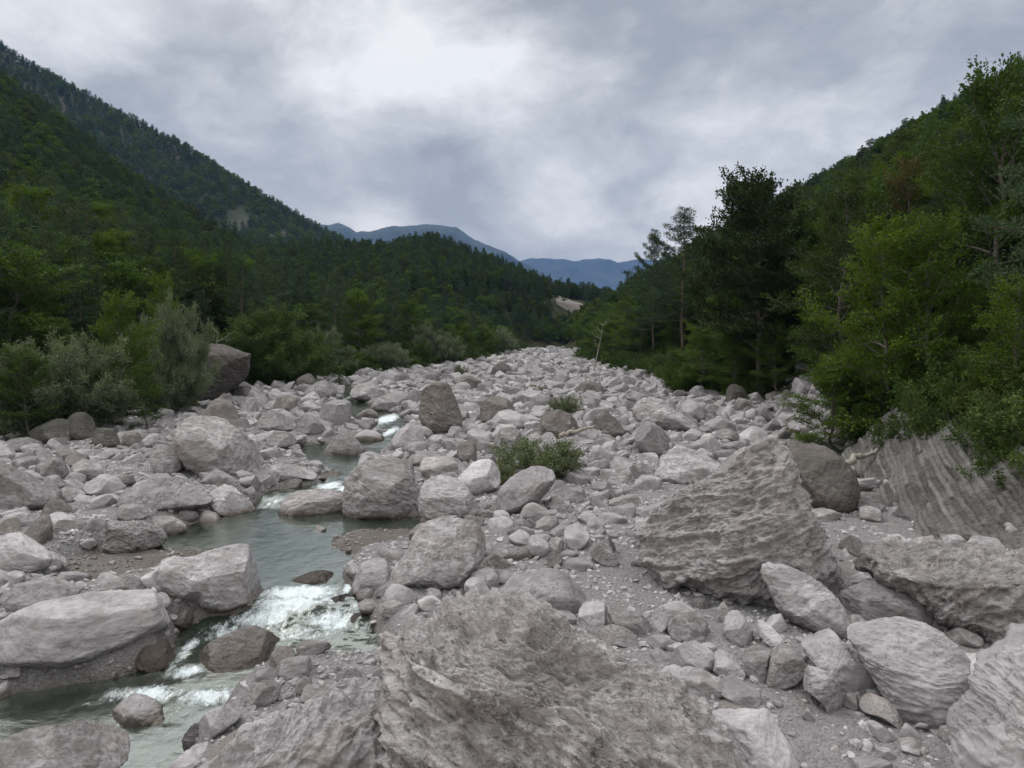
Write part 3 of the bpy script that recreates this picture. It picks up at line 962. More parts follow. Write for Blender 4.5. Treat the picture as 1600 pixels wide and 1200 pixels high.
 ([(455,907),(475,895),(510,892),(535,898),(538,915),(520,929),(480,930),(460,921)], dict(res=40, tone=-.3, wet=1.6, weather=.5), 'dark wet rock with water spilling over it at the lip of the cascade', 'the dark spillway rock'),
 ([(491,953),(510,937),(540,929),(560,933),(562,947),(545,960),(515,964),(495,960)], dict(res=40, tone=-.32, wet=1.6, weather=.6), 'dark reddish brown wet rock below the cascade at the right of the white water', None),
 ([(545,907),(560,885),(585,874),(608,876),(614,895),(601,917),(575,927),(550,924)], dict(res=40, tone=.05, wet=.3), 'pale boulder at the right end of the cascade', 'the pale cascade boulder'),
 ([(534,979),(545,965),(565,960),(579,967),(577,980),(560,990),(545,992)], dict(tone=-.22, wet=.8, weather=.4), 'small dark boulder at the right shore of the rapids', None),
 ([(370,1102),(385,1078),(405,1067),(430,1070),(436,1086),(425,1100),(395,1108)], dict(res=30, tone=-.15, wet=.5), 'dark square rock at the top left corner of the pitted slab', None),
 ([(595,926),(605,912),(625,915),(645,925),(649,938),(630,945),(600,940)], dict(), 'grey egg shaped stone at the foot of the tilted wedge boulder', None),
 ([(590,949),(605,935),(625,940),(634,955),(620,964),(600,962)], dict(tone=.06), 'speckled round stone left of the gravel by the huge bottom rock', None),
 ([(558,926),(570,918),(596,928),(590,937),(560,939)], dict(tone=-.04), 'thin flat stone leaning on the foot of the pale cascade boulder', None),
 ([(734,901),(745,888),(765,887),(778,903),(776,919),(758,924),(740,917)], dict(tone=.02), 'rounded stone touching the right foot of the tilted wedge boulder', None),
 ([(726,916),(735,903),(750,905),(766,922),(766,937),(745,939),(730,932)], dict(tone=.12), 'white egg shaped stone in front of the right foot of the tilted wedge boulder', None),
 # --- heap of the middle
 ([(917,846),(930,838),(950,850),(960,870),(967,882),(945,886),(925,870)], dict(tone=.04), 'narrow leaning stone at the right end of the white stone heap on the gravel', None),
 (('b',813,840,36,26), dict(tone=.14), 'leftmost white block of the stone heap on the middle gravel', None),
 (('b',840,853,40,38), dict(tone=.16), 'big white egg shaped stone at the front of the middle stone heap', 'the big white heap stone'),
 (('b',868,852,27,28), dict(tone=-.05), 'grey block right beside the big white egg shaped heap stone', None),
 (('b',902,838,44,40), dict(tone=-.02, boxy=3.6), 'grey angular block with a flat front in the middle stone heap', 'the angular heap block'),
 (('b',816,820,36,20), dict(), 'flat grey stone at the back left of the middle stone heap', None),
 (('b',855,818,42,24), dict(tone=.05), 'pale broad stone at the back of the middle stone heap', None),
 (('b',905,882,46,22), dict(tone=.05), 'low knobbly pale stone in front of the angular heap block', None),
 # --- middle distance, left of centre
 ([(540,792),(545,750),(560,730),(600,718),(640,720),(655,735),(656,765),(648,795),(635,812),(610,819),(570,810),(541,805)], dict(res=64, weather=.3, tone=-.1, boxy=3.4, wet=.4, planes=[(0, 60, .6), (35, 5, .72), (-40, 8, .74)]), 'large squarish dark grey boulder standing in the water at the head of the pool', 'the square pool boulder'),
 ([(654,792),(660,765),(670,750),(695,740),(720,752),(740,780),(749,800),(741,814),(690,816),(665,810)], dict(res=56, weather=.05, planes=[(10, 60, .62), (-10, 0, .8), (60, 10, .8)]), 'large rounded pale boulder right beside the square pool boulder', None),
 ([(770,792),(780,765),(805,742),(840,728),(862,732),(866,750),(850,772),(835,792),(800,802),(775,805)], dict(res=50, weather=.05, planes=[(-25, 50, .66)]), 'smooth pale boulder rising to the right beneath the green central bush', 'the boulder under the bush'),
 ([(437,802),(450,775),(470,765),(510,765),(535,770),(540,790),(535,809),(490,816),(445,815)], dict(res=48, wet=.3, planes=[(0, 78, .58)]), 'flat topped pale boulder midstream left of the square pool boulder', 'the midstream flat boulder'),
 ([(503,711),(510,690),(530,682),(560,685),(581,705),(576,717),(540,723),(508,721)], dict(res=40, tone=.02), 'rounded pale boulder in the middle of the upper stream', 'the upper stream boulder'),
 ([(613,691),(622,668),(640,655),(655,660),(661,680),(656,697),(630,705),(615,704)], dict(res=36), 'grey rounded boulder right of the upper white chute', None),
 ([(656,652),(660,612),(680,598),(700,603),(710,625),(720,650),(719,671),(690,682),(668,674)], dict(res=56, weather=.6, tone=-.12, thick=.9, smooth=0, planes=[(-40, 15, .7), (50, 20, .7)]), 'tall dark brown peaked boulder in the middle of the riverbed', 'the dark peaked boulder'),
 ([(752,652),(755,625),(770,618),(800,625),(813,640),(800,657),(765,664)], dict(res=36, weather=.5, tone=-.08), 'brown stained block right of the dark peaked boulder', 'the brown block'),
 ([(765,670),(775,645),(800,638),(826,650),(821,670),(790,674)], dict(res=30, weather=.1), 'paler boulder just in front of the brown stained block', None),
 ([(765,702),(775,675),(800,665),(816,680),(811,702),(790,717),(770,714)], dict(res=36, weather=.3), 'rough grey boulder behind the left end of the central bush', None),
 ([(834,672),(845,640),(870,637),(900,650),(916,670),(880,682),(850,684)], dict(res=40, weather=.45, tone=-.08), 'broad brownish grey boulder directly behind the central bush', 'the boulder behind the bush'),
 ([(705,772),(720,737),(750,712),(780,718),(792,742),(770,767),(740,777)], dict(res=40, weather=0, thick=.7), 'pale low slab left of the central bush', None),
 ([(925,667),(935,645),(960,640),(976,660),(971,684),(940,684)], dict(res=32, weather=.4, tone=-.1), 'dark knobby boulder at the end of the driftwood log', None),
 ([(990,642),(1000,622),(1020,625),(1060,645),(1090,665),(1082,674),(1040,672),(1000,662)], dict(res=44, weather=.25, planes=[(25, 60, .6), (-30, 10, .8)]), 'long ridge shaped boulder sloping down to the right, behind the white cobbles', 'the long ridge boulder'),
 ([(993,692),(1000,667),(1020,655),(1040,668),(1051,690),(1026,714),(1005,707)], dict(res=36, weather=.35, tone=-.08, warm=1), 'reddish brown block below the left end of the long ridge boulder', None),
 ([(1012,742),(1030,710),(1060,690),(1100,698),(1132,720),(1112,747),(1070,762),(1040,754)], dict(res=44, weather=.1, thick=.8), 'smooth humped rock half covered in gravel left of the tall wedge boulder', None),
 ([(944,753),(955,735),(975,730),(990,742),(986,756),(960,759)], dict(tone=.06), 'pale angular block on the cobbles right of the central bush', None),
 ([(1225,702),(1245,692),(1280,695),(1310,715),(1330,740),(1333,780),(1316,802),(1295,807),(1270,792),(1250,762),(1230,732)], dict(res=60, weather=.6, tone=-.2, planes=[(10, 35, .62), (-50, 8, .75)], warm=0), 'big dark grey boulder between the tall wedge boulder and the layered cliff', 'the dark cliff side boulder'),
 ([(1340,801),(1350,792),(1365,790),(1379,802),(1379,814),(1345,815)], dict(tone=.05), 'small rounded pale boulder at the foot of the layered cliff', None),
 (('b',1356,786,52,34), dict(tone=-.1), 'low dark grey rock behind the small pale boulder at the cliff foot', None),
 ([(1148,689),(1158,672),(1175,665),(1195,672),(1197,686),(1175,694)], dict(tone=.14), 'bright white slab just behind the peak of the tall wedge boulder', 'the bright white slab'),
 ([(1097,673),(1110,655),(1140,652),(1156,665),(1145,674),(1115,677)], dict(weather=.2), 'brown sided boulder behind the white cobbles left of the bright white slab', None),
 (('b',1138,680,40,20), dict(), 'flat grey stone between the white cobbles and the bright white slab', None),
 (('b',1080,680,28,22), dict(tone=.03), 'grey cobble at the left of the white cobbles behind the tall wedge boulder', None),
 (('b',1107,685,30,18), dict(tone=.12), 'white cobble in the middle of the cobbles behind the tall wedge boulder', None),
 (('b',1162,635,28,20), dict(tone=-.02, weather=.4), 'orange brown boulder at the foot of the right scree', None),
 (('b',1173,648,28,22), dict(weather=.2), 'grey faceted boulder just below the orange brown one at the scree', None),
 (('b',1122,637,36,16), dict(), 'flat pale stone at the right tree line, left of the scree', None),
 (('b',1150,617,40,30), dict(weather=.6, tone=-.4, material='MOSSY'), 'dark boulder under the trees at the right tree line', None),
 (('b',1080,645,52,38), dict(tone=.02), 'jagged pale boulder left of the flat pale stone near the right tree line', None),
 # --- left bank
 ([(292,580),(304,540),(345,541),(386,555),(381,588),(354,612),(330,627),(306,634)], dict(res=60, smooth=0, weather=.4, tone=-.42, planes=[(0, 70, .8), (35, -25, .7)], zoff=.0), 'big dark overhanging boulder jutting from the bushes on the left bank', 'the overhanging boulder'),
 ([(280,692),(285,662),(300,650),(340,650),(370,675),(390,690),(411,720),(406,747),(370,754),(320,747),(295,722)], dict(res=60, weather=.25, tone=-.05, planes=[(0, 60, .58), (20, 0, .8)]), 'large fluted grey boulder with a steep front on the left bank', 'the fluted left boulder'),
 ([(313,637),(335,620),(360,630),(376,660),(370,674),(340,654),(315,652)], dict(res=32, weather=.4, tone=-.1), 'dark angular rock between the fluted boulder and the overhanging boulder', None),
 ([(-30,722),(20,722),(50,740),(85,770),(89,790),(75,802),(30,800),(-30,792)], dict(res=52, weather=.3, tone=-.1), 'massive rounded brown grey boulder at the left edge on the bank', 'the left edge boulder'),
 ([(195,777),(205,755),(240,738),(275,745),(310,770),(326,785),(312,799),(260,799),(220,797),(200,792)], dict(res=52, weather=.05), 'long low pale ridge of rock on the left bank near the pool', 'the pale left ridge'),
 ([(327,792),(335,755),(355,748),(375,775),(393,795),(388,807),(350,810),(330,802)], dict(res=44, tone=.02), 'pointed pale boulder with a sheer face at the left shore of the pool', 'the pointed shore boulder'),
 ([(407,742),(425,718),(460,722),(490,735),(496,746),(450,754),(415,755)], dict(res=40, weather=.15, wet=.3), 'low dark striped rock along the stream right of the fluted left boulder', None),
 ([(430,761),(445,747),(470,747),(481,757),(465,768),(440,768)], dict(tone=-.12, wet=.5), 'small brownish rock in the stream right below the striped rock', None),
 ([(300,819),(312,797),(325,793),(348,812),(341,822),(315,824)], dict(), 'small triangular pale rock at the near left shore of the pool', None),
 (('b',290,806,36,20), dict(tone=-.02), 'small flat rock left of the triangular rock at the pool shore', None),
 (('b',206,800,46,30), dict(), 'grey boulder in front of the pale left ridge', None),
 (('b',165,781,46,20), dict(tone=.04), 'thin flat stone left of the pale left ridge', None),
 ([(86,776),(100,757),(120,765),(131,775),(120,785),(100,785)], dict(weather=.2), 'brown grey block right of the left edge boulder', None),
 ([(50,732),(70,712),(100,715),(106,735),(90,752),(60,747)], dict(weather=.3, tone=-.06), 'square block with driftwood resting on it, behind the left edge boulder', 'the driftwood block'),
 (('b',84,753,36,24), dict(weather=.2), 'small block right in front of the driftwood block', None),
 (('b',118,748,32,22), dict(weather=.1), 'rounded block under the bleached twigs on the left bank', None),
 ([(115,732),(130,714),(155,718),(167,735),(150,752),(130,750)], dict(weather=.2), 'rounded grey boulder right of the driftwood block', None),
 (('b',165,757,58,36), dict(tone=.02), 'slanted pale slab right of the bleached twigs on the left bank', None),
 ([(237,707),(255,690),(280,705),(286,730),(265,744),(245,737)], dict(res=28, weather=.2), 'angular boulder left of the fluted left boulder', None),
 ([(221,692),(235,673),(252,685),(253,698),(230,700)], dict(weather=.15), 'small pyramid shaped stone at the foot of the left bushes', None),
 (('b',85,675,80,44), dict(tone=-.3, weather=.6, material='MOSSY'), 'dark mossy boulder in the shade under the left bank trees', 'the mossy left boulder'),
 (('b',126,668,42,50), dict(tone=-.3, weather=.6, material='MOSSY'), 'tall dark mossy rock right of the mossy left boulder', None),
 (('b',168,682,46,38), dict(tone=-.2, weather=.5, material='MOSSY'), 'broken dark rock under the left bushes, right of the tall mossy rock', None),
 (('b',206,686,36,28), dict(tone=-.1, weather=.4), 'shaded cube of rock under the left bushes beside the small pyramid stone', None),
 (('b',38,694,64,24), dict(weather=.3, tone=-.05), 'flat brown grey slab at the left edge under the trees', None),
 ([(390,667),(410,648),(440,640),(461,645),(463,666),(445,677),(400,679)], dict(res=36), 'broad pale boulder between the fluted left boulder and the upper stream', 'the broad left boulder'),
 ([(427,629),(440,617),(465,622),(471,640),(455,647),(435,640)], dict(weather=.4, tone=-.1), 'dark topped block behind the broad left boulder', None),
 ([(461,661),(475,650),(495,655),(506,670),(495,679),(465,678)], dict(weather=.3, tone=-.08), 'dark fronted rock right of the broad left boulder', None),
 (('b',440,688,46,26), dict(tone=.03), 'smooth stone in front of the broad left boulder', None),
 ([(493,656),(505,635),(530,622),(550,630),(557,655),(540,667),(505,667)], dict(res=36, tone=.02), 'large rounded pale boulder on the left shore of the upper stream', 'the left shore boulder'),
 (('b',573,650,36,22), dict(tone=-.25, wet=.8), 'dark brown rock beside the upper white chute', None),
 ([(549,613),(560,600),(585,597),(601,605),(601,620),(580,627),(555,624)], dict(res=30), 'pale boulder right of the top of the stream', None),
 (('b',480,597,32,28), dict(weather=.5, tone=-.25), 'dark pointed rock by the willows at the left tree line', None),
 (('b',378,616,42,26), dict(weather=.4, tone=-.15), 'dark slab right of the overhanging boulder', None),
 (('b',502,610,50,28), dict(weather=.2), 'grey boulder right of the dark pointed rock by the willows', None),
 (('b',572,684,58,26), dict(tone=-.15, wet=.6), 'brownish low rock behind the upper stream boulder', None),
 (('b',522,744,34,16), dict(tone=-.2, wet=.9), 'small wet brown stone just upstream of the midstream flat boulder', None),
 # --- far
 ([(582,636),(595,618),(615,612),(640,620),(646,635),(620,642),(590,642)], dict(), 'pale boulder left of the dark peaked boulder', None),
 ([(768,586),(772,572),(790,564),(804,577),(806,588),(790,591)], dict(weather=.7, tone=-.35), 'small black looking triangular rock far up the riverbed', 'the black triangular rock'),
 (('b',733,598,44,22), dict(weather=.4, tone=-.15), 'brownish rock by the small far bush', None),
 (('b',733,707,40,34), dict(weather=.4, tone=-.1), 'dark angular rock between the dark peaked boulder and the pale slab', None),
 (('b',825,622,72,28), dict(tone=.04), 'wide flat pale slab up the middle of the riverbed', 'the wide far slab'),
 (('b',922,606,48,24), dict(weather=.4, tone=-.1), 'brown boulder up the riverbed right of the wide pale slab', None),
 (('b',655,719,44,20), dict(), 'low grey stone right of the upper stream above the square pool boulder', None),
 (('b',702,724,46,20), dict(tone=.04), 'low pale stone above the large rounded pale boulder', None),
 (('b',870,786,42,22), dict(), 'flat stone right of the boulder under the bush', None),
 ([(808,807),(820,790),(845,783),(859,800),(856,817),(820,814)], dict(tone=.04), 'pale boulder directly in front of the boulder under the bush', None),
 (('b',785,808,42,22), dict(tone=.08), 'white mound shaped stone left in front of the boulder under the bush', None),
 (('b',899,773,40,26), dict(weather=.1), 'grey boulder just right of the central bush', None),
 (('b',1000,736,38,30), dict(tone=.06), 'pale split stone right of the pale angular block', None),
 # --- small named stones of the foreground
 (('b',445,1002,40,26), dict(tone=-.35, wet=1.5), 'dark brown wet stone right of the brown rapids boulder', None),
 (('b',489,1011,54,26), dict(tone=-.05, wet=.3, warm=1), 'yellowish brown flat stone washed by the right side of the rapids', None),
 (('b',462,1044,60,36), dict(tone=-.12, wet=.5), 'smooth grey boulder in water between the brown rapids boulder and pitted slab', None),
 (('b',415,1056,40,22), dict(tone=-.25, wet=.9), 'low brown rock touching the right foot of the brown rapids boulder', None),
 (('b',474,1072,32,26), dict(tone=.02), 'pale round stone at the upper edge of the pitted slab', None),
 (('b',28,1045,46,28), dict(tone=.02), 'pale stone below the left end of the lens shaped slab', None),
 (('b',8,1078,38,34), dict(tone=.0), 'rounded grey stone at the left edge near the dark water', None),
 (('b',6,1014,34,28), dict(tone=.06), 'white stone at the left edge touching the lens shaped slab', None),
 (('b',24,901,26,22), dict(tone=.06), 'little white stone behind the rough grey boulder at the left edge', None),
 (('b',787,903,24,22), dict(tone=.0), 'small grey stone right of the rounded stone behind the huge bottom rock', None),
 (('b',577,948,34,26), dict(tone=-.1), 'brownish stone between the pale cascade boulder and the speckled stone', None),
 (('b',670,943,44,26), dict(tone=.04), 'pale stone on the gravel shelf behind the huge bottom rock', None),
 (('b',645,1002,34,20), dict(tone=.02), 'small pale stone at the left shoulder of the huge bottom rock', None),
 (('b',1031,1003,42,24), dict(tone=.12), 'white oval stone left in front of the lobed boulder', None),
 (('b',1332,1097,28,26), dict(tone=-.04), 'small grey stone between the tapering stone and the big white boulder', None),
 (('b',1334,1163,24,18), dict(tone=.06), 'tiny white stone alone on the open gravel at the bottom', None),
 (('b',1426,1167,52,26), dict(tone=.06), 'jagged flat white stone on the gravel at the bottom right', None),
 (('b',1479,1134,24,16), dict(tone=.1), 'small white stone at the foot of the big white boulder', None),
 (('b',1468,970,38,32), dict(tone=.0), 'grey stone wedged under the left part of the long right edge rock', None),
 (('b',1506,996,54,28), dict(tone=-.05), 'dark flat stone wedged below the long right edge rock', None),
 (('b',1334,976,34,40), dict(tone=.02), 'rough stone between the cracked slab and the big white boulder', None),
 (('b',1216,973,38,28), dict(tone=.0), 'rounded stone just left below the cracked slab', None),
 (('b',1130,958,18,36), dict(tone=.06), 'thin upright stone on the gravel below the tall wedge boulder', None),
 (('b',1010,876,18,22), dict(tone=.02), 'small upright stone left of the foot of the tall wedge boulder', None),
 (('b',230,760,40,22), dict(tone=.02), 'small pale stone right behind the pale left ridge', None),
]
MATS = {'ROUGH': ROUGH, 'MOSSY': MOSSY}
KN = 0
for shp, opt, lab, short in HEROES:
    KN += 1
    poly = blob(*shp[1:], KN) if shp[0] == 'b' else shp
    opt = dict(opt)
    mt = MATS.get(opt.pop('material', None), BROWN if opt.get('weather', .3) >= .4 else (SMOOTHR if KN % 3 == 0 or opt.get('tone', 0) > .07 else ROCK))
    opt['tone'] = opt.get('tone', 0) + (.09, -.06, .03, -.1, .06)[KN % 5]
    opt.pop('warm', None)
    gd = opt.pop('grain', None)
    if gd is not None: gd = np.array(gd)
    ob, c, sz = poly_rock(poly, KN * 7 + 3, material=mt, grain_dir=gd, **opt)
    tag(ob, lab, 'rock' if ' rock' in lab else ('stone' if ' stone' in lab or 'cobble' in lab else 'boulder'))
    ob.name = 'boulder' if max(sz) > 38 else 'stone'
    if short: LANDMARKS.append((short, c[0], c[1]))

# loose boulders between the named ones
def to_px(x, y, z):
    c, s = math.cos(PITCH), math.sin(PITCH)
    dy, dz = y, z - CAMZ
    fwd = dy * c - dz * s
    up = dy * s + dz * c
    return 800 + F * x / fwd, 600 - F * up / fwd


RS = np.random.RandomState(4)


def rock_proto(seed, n, amt=1.0):
    """an angular block: the hull of random cleavage planes, edges a little worn, then eroded"""
    rs = np.random.RandomState(seed)
    D, Fq = cs(n)
    N = rs.normal(size=(rs.randint(7, 13), 3))
    N /= np.linalg.norm(N, axis=1)[:, None]
    # three near parallel pairs give slabs and blocks, the rest cut the corners
    ax = np.linalg.qr(np.eye(3)[[0, 1, 2]] + rs.normal(size=(3, 3)) * .22)[0]
    dims = np.array([1.0, rs.uniform(.55, .95), rs.uniform(.4, .8)])
    pl = [(a * sg + rs.normal(size=3) * .14, d * rs.uniform(.85, 1.05)) for a, d in zip(ax, dims) for sg in (1, -1)]
    Nn = np.array([p_[0] / np.linalg.norm(p_[0]) for p_ in pl] + list(N))
    Oo = np.array([p_[1] for p_ in pl] + [np.sqrt(((ax @ v) ** 2 * dims ** 2).sum()) * rs.uniform(.72, .98) for v in N])
    inv = (D @ Nn.T) / Oo
    inv = np.clip(inv, 0, None)
    p_ = rs.uniform(9, 26)
    rad = (inv ** p_).sum(1) ** (-1 / p_)
    V = D * rad[:, None]
    V = V / np.abs(V).max()
    return roughen(V, Fq, 2.0, rs, amt * .75, n), Fq


def free_spot(x, y, r):
    for (cx, cy, rx, ry, *_r) in ROCKS:
        if ((x - cx) / (rx + r * .55)) ** 2 + ((y - cy) / (ry * 1.0 + r * .55)) ** 2 < 1: return False
    return True


BARE = [(1010, 945, 70, 35), (1350, 830, 80, 28), (1280, 1150, 90, 60), (970, 905, 50, 22), (1050, 775, 55, 20), (200, 880, 110, 20), (610, 850, 70, 20), (690, 975, 60, 12), (1260, 780, 30, 40), (1300, 880, 30, 30), (1020, 890, 20, 20)]


def bare(px, py):
    return any(((px - a) / c) ** 2 + ((py - b) / d) ** 2 < 1 for a, b, c, d in BARE)


def scatter_fill():
    cand = []
    # bands of distance: (y0, y1, tries, smallest, largest)
    for y0, y1, nt, r0, r1, ex in [(9, 20, 3600, .06, .5, 2.1), (20, 34, 9500, .06, .78, 2.8), (34, 60, 17000, .09, .95, 3.4), (60, 110, 23000, .15, 1.35, 3.6), (110, 200, 19000, .22, 1.6, 3.8), (200, 340, 12000, .36, 2.0, 3.8)]:
        X_, Y_ = [], []
        for _ in range(nt):
            Y_.append(math.sqrt(RS.uniform(y0 ** 2, y1 ** 2)) if y1 < 60 else RS.uniform(y0, y1))
            X_.append(RS.uniform(max(-0.9 * Y_[-1], float(xl(Y_[-1])) - .5), min(0.9 * Y_[-1], float(xr(Y_[-1])) + (7.0 if 46 < Y_[-1] < 72 else 2.5))))
        X_ = np.array(X_); Y_ = np.array(Y_)
        # big blocks and fine stuff lie in drifts
        dr = n2(X_, Y_, 9.0, 3, 131) + .5 * n2(X_, Y_, 3.0, 2, 133)
        for x, y, q in zip(X_, Y_, dr):
            if q < -.28 and RS.uniform() < .75: continue
            r = r0 * (r1 / r0) ** (RS.uniform() ** (ex * (1.25 - .9 * q)))
            cand.append((r, x, y))
    cand.sort(key=lambda t: -t[0] )
    A = np.array(cand)
    Z = ground(A[:, 1], A[:, 2])
    SD = sdf_poly(A[:, 1], A[:, 2], WP)
    cell = {}
    keep = []
    RK = np.array([(a, b, c, d) for a, b, c, d, *_ in ROCKS])
    for (r, x, y), z, sd in zip(cand, Z, SD):
        px, py = to_px(x, y, z)
        if px < -60 or px > 1660 or py > 1260: continue
        if sd < 0.25 * r and y < 135 and RS.uniform() > (0.36 if r < .26 else (.05 if r < .5 else 0.0)): continue
        if bare(px, py) and (r > .16 or RS.uniform() < .8): continue
        q = ((x - RK[:, 0]) / (RK[:, 2] * .92 + r * .45)) ** 2 + ((y - RK[:, 1]) / (RK[:, 3] * .92 + r * .45)) ** 2
        if q.min() < 1: continue
        gk = (int(x // 2.6), int(y // 2.6))
        ok = True
        for i in (-1, 0, 1):
            for j in (-1, 0, 1):
                for (r2, x2, y2) in cell.get((gk[0] + i, gk[1] + j), ()):
                    if (x - x2) ** 2 + (y - y2) ** 2 < (0.78 * (r + r2)) ** 2:
                        ok = False; break
                if not ok: break
            if not ok: break
        if not ok: continue
        cell.setdefault(gk, []).append((r, x, y))
        keep.append((r * F / y, r, x, y, z, px, py))
    keep.sort(key=lambda t: -t[0])
    return keep


FILL = scatter_fill()
N_IND = max(0, 296 - len(HEROES))
# keep the individually modelled ones inside the frame
ind = [k for k in FILL if 0 < k[5] < 1600 and k[6] < 1190][:N_IND]
ids = set(id(k) for k in ind)
rest = [k for k in FILL if id(k) not in ids]
PR = [rock_proto(100 + i, 32, .95) for i in range(14)]
PMESH = []
for i, (V, Fq) in enumerate(PR):
    hh = (V[:, 2] - V[:, 2].min()) / np.ptp(V[:, 2])
    o = mk('boulder', V, Fq, (ROCK, SMOOTHR, BROWN, ROCK, ROUGH, SMOOTHR, BROWN)[i % 7], attrs={'wet': np.zeros(len(V)), 'weather': .1 + .35 * hh * (i % 3), 'tone': np.full(len(V), [.12, -.1, .2, 0, -.3, .08, -.18, .16, -.4, .02, .22, -.2, .1, -.05][i])}, link=False)
    PMESH.append(o.data)
    bpy.data.objects.remove(o)
SIZE_W = [(30, 'sizeable'), (20, 'medium sized'), (0, 'small')]
used_lab = {}
for k, (sp, r, x, y, z, px, py) in enumerate(ind):
    mi = RS.randint(len(PMESH))
    o = bpy.data.objects.new('boulder' if r > .3 else 'stone', PMESH[mi])
    COL.objects.link(o)
    o.location = (x, y, z + r * RS.uniform(-.25, .08))
    s = r * RS.uniform(.95, 1.12)
    o.scale = (s, s * RS.uniform(.8, 1.1), s * RS.uniform(.7, 1.0))
    o.rotation_euler = (RS.uniform(-.35, .35), RS.uniform(-.35, .35), RS.uniform(0, 6.28))
    near = min(LANDMARKS, key=lambda L: math.hypot(L[1] - px, (L[2] - py) * 1.4))
    dx, dy = px - near[1], (py - near[2]) * 1.4
    if abs(dx) > 1.6 * abs(dy): dr = 'to the right of' if dx > 0 else 'to the left of'
    elif abs(dy) > 1.6 * abs(dx): dr = 'in front of' if dy > 0 else 'straight behind'
    else: dr = ('right and in front of' if dx > 0 else 'left and in front of') if dy > 0 else ('right and behind' if dx > 0 else 'left and behind')
    key = (dr, near[0])
    used_lab.setdefault(key, []).append((math.hypot(dx, dy), o))
ORD = ['nearest', 'second', 'third', 'fourth', 'fifth', 'sixth', 'seventh', 'eighth', 'ninth', 'tenth', 'eleventh', 'twelfth', 'thirteenth', 'fourteenth', 'fifteenth', 'sixteenth', 'seventeenth', 'eighteenth', 'nineteenth', 'twentieth']
for (dr, nm), L in used_lab.items():
    L.sort(key=lambda t: t[0])
    for i, (_, o) in enumerate(L):
        nth = ORD[i] if i < 20 else ORD[i - 20] + ' outer'
        tag(o, '%s loose boulder %s %s, counting outward' % (nth, dr, nm), 'boulder', 'loose boulders of the riverbed')


def merged(name, items, protos, material, label, cat, tonevar=.3):
    Vs, Fs, We, To, Wt = [], [], [], [], []
    off = 0
    for (r, x, y, z) in items:
        V, Fq = protos[RS.randint(len(protos))]
        a, b, c = RS.uniform(-.5, .5), RS.uniform(-.5, .5), RS.uniform(0, 6.28)
        M = np.array(Matrix.Rotation(c, 3, 'Z') @ Matrix.Rotation(a, 3, 'X') @ Matrix.Rotation(b, 3, 'Y'))
        s = r * RS.uniform(.85, 1.15)
        W = (V * np.array([s, s * RS.uniform(.75, 1.1), s * RS.uniform(.75, 1.15)])) @ M.T + np.array([x, y, z + r * RS.uniform(-.2, .15)])
        Vs.append(W); Fs.append(Fq + off); off += len(V)
        To.append(np.full(len(V), RS.uniform(-.7, 1) * tonevar + .06))
        We.append(np.full(len(V), RS.uniform(0, .4)))
        wl = float(zw(y))
        Wt.append((1 - sstep(.02, .25, W[:, 2] - wl)) * (1.0 if y < 120 else 0.0))
    V = np.concatenate(Vs)
    o = mk(name, V, np.concatenate(Fs), material, attrs={'tone': np.concatenate(To), 'weather': np.concatenate(We), 'wet': np.concatenate(Wt)}, smooth=False)
    tag(o, label, cat, kind='stuff')
    return o


P8 = [rock_proto(300 + i, 9) for i in range(12)]
P4 = [rock_proto(400 + i, 4) for i in range(12)]
P2 = [rock_proto(500 + i, 2) for i in range(10)]
bigr = [k[1:5] for k in rest if k[0] > 7]
smar = [k[1:5] for k in rest if 1.1 < k[0] <= 7]
allr = [(t, P8) for t in bigr] + [(t, P4) for t in smar]


def rubble():
    """the countless smaller stones: one object"""
    Vs = []
    a = merged('rubble', bigr, P8, STONE, 'countless smaller pale stones and cobbles strewn over the riverbed', 'stones')
    b = merged('cobbles', smar, P4, STONE, 'the smallest far cobbles filling the riverbed between the boulders', 'stones')
    return a, b


rubble()


def pebbles():
    items = []
    for _ in range(40000):
        y = 8.5 + 32 * RS.uniform() ** 1.25
        x = RS.uniform(max(-.85 * y, float(xl(y))), min(.85 * y, float(xr(y)) + 3))
        items.append((.022 * (5.5 ** (RS.uniform() ** 2.2)) * (1 + y / 50), x, y))
    A = np.array(items)
    cl = n2(A[:, 1], A[:, 2], 1.6, 3, 55)
    keepm = RS.uniform(size=len(A)) < np.clip(.45 + cl * 1.4, .08, 1)
    A = A[keepm]
    Z = ground(A[:, 1], A[:, 2])
    merged('gravel_pebbles', [(a[0], a[1], a[2], z) for a, z in zip(A, Z)], P2, STONE, 'fine grey pebbles lying over the gravel near the camera', 'pebbles', .25)


pebbles()
#PART2
# ---------------------------------------------------------------- trees


class Wood:
    def __init__(self):
        self.V = []; self.F = []; self.n = 0

    def tube(self, pts, rad, sides=6):
        pts = np.asarray(pts, dtype=float)
        n = len(pts)
        d = np.gradient(pts, axis=0)
        d /= np.maximum(np.linalg.norm(d, axis=1), 1e-9)[:, None]
        ref = np.array([0.31, 0.95, 0.1]) if abs(d[0, 2]) > 0.7 else np.array([0, 0, 1.0])
        u = np.cross(d, ref); u /= np.maximum(np.linalg.norm(u, axis=1), 1e-9)[:, None]
        v = np.cross(d, u)
        a = np.linspace(0, 2 * math.pi, sides, endpoint=False)
        ring = (u[:, None, :] * np.cos(a)[None, :, None] + v[:, None, :] * np.sin(a)[None, :, None]) * np.asarray(rad)[:, None, None] + pts[:, None, :]
        self.V.append(ring.reshape(-1, 3))
        i = np.arange(n - 1)[:, None] * sides
        j = np.arange(sides)[None, :]
        j2 = (j + 1) % sides
        f = np.stack([i + j, i + j2, i + sides + j2, i + sides + j], -1).reshape(-1, 4) + self.n
        self.F.append(f)
        self.n += n * sides

    def get(self):
        return np.concatenate(self.V), np.concatenate(self.F)


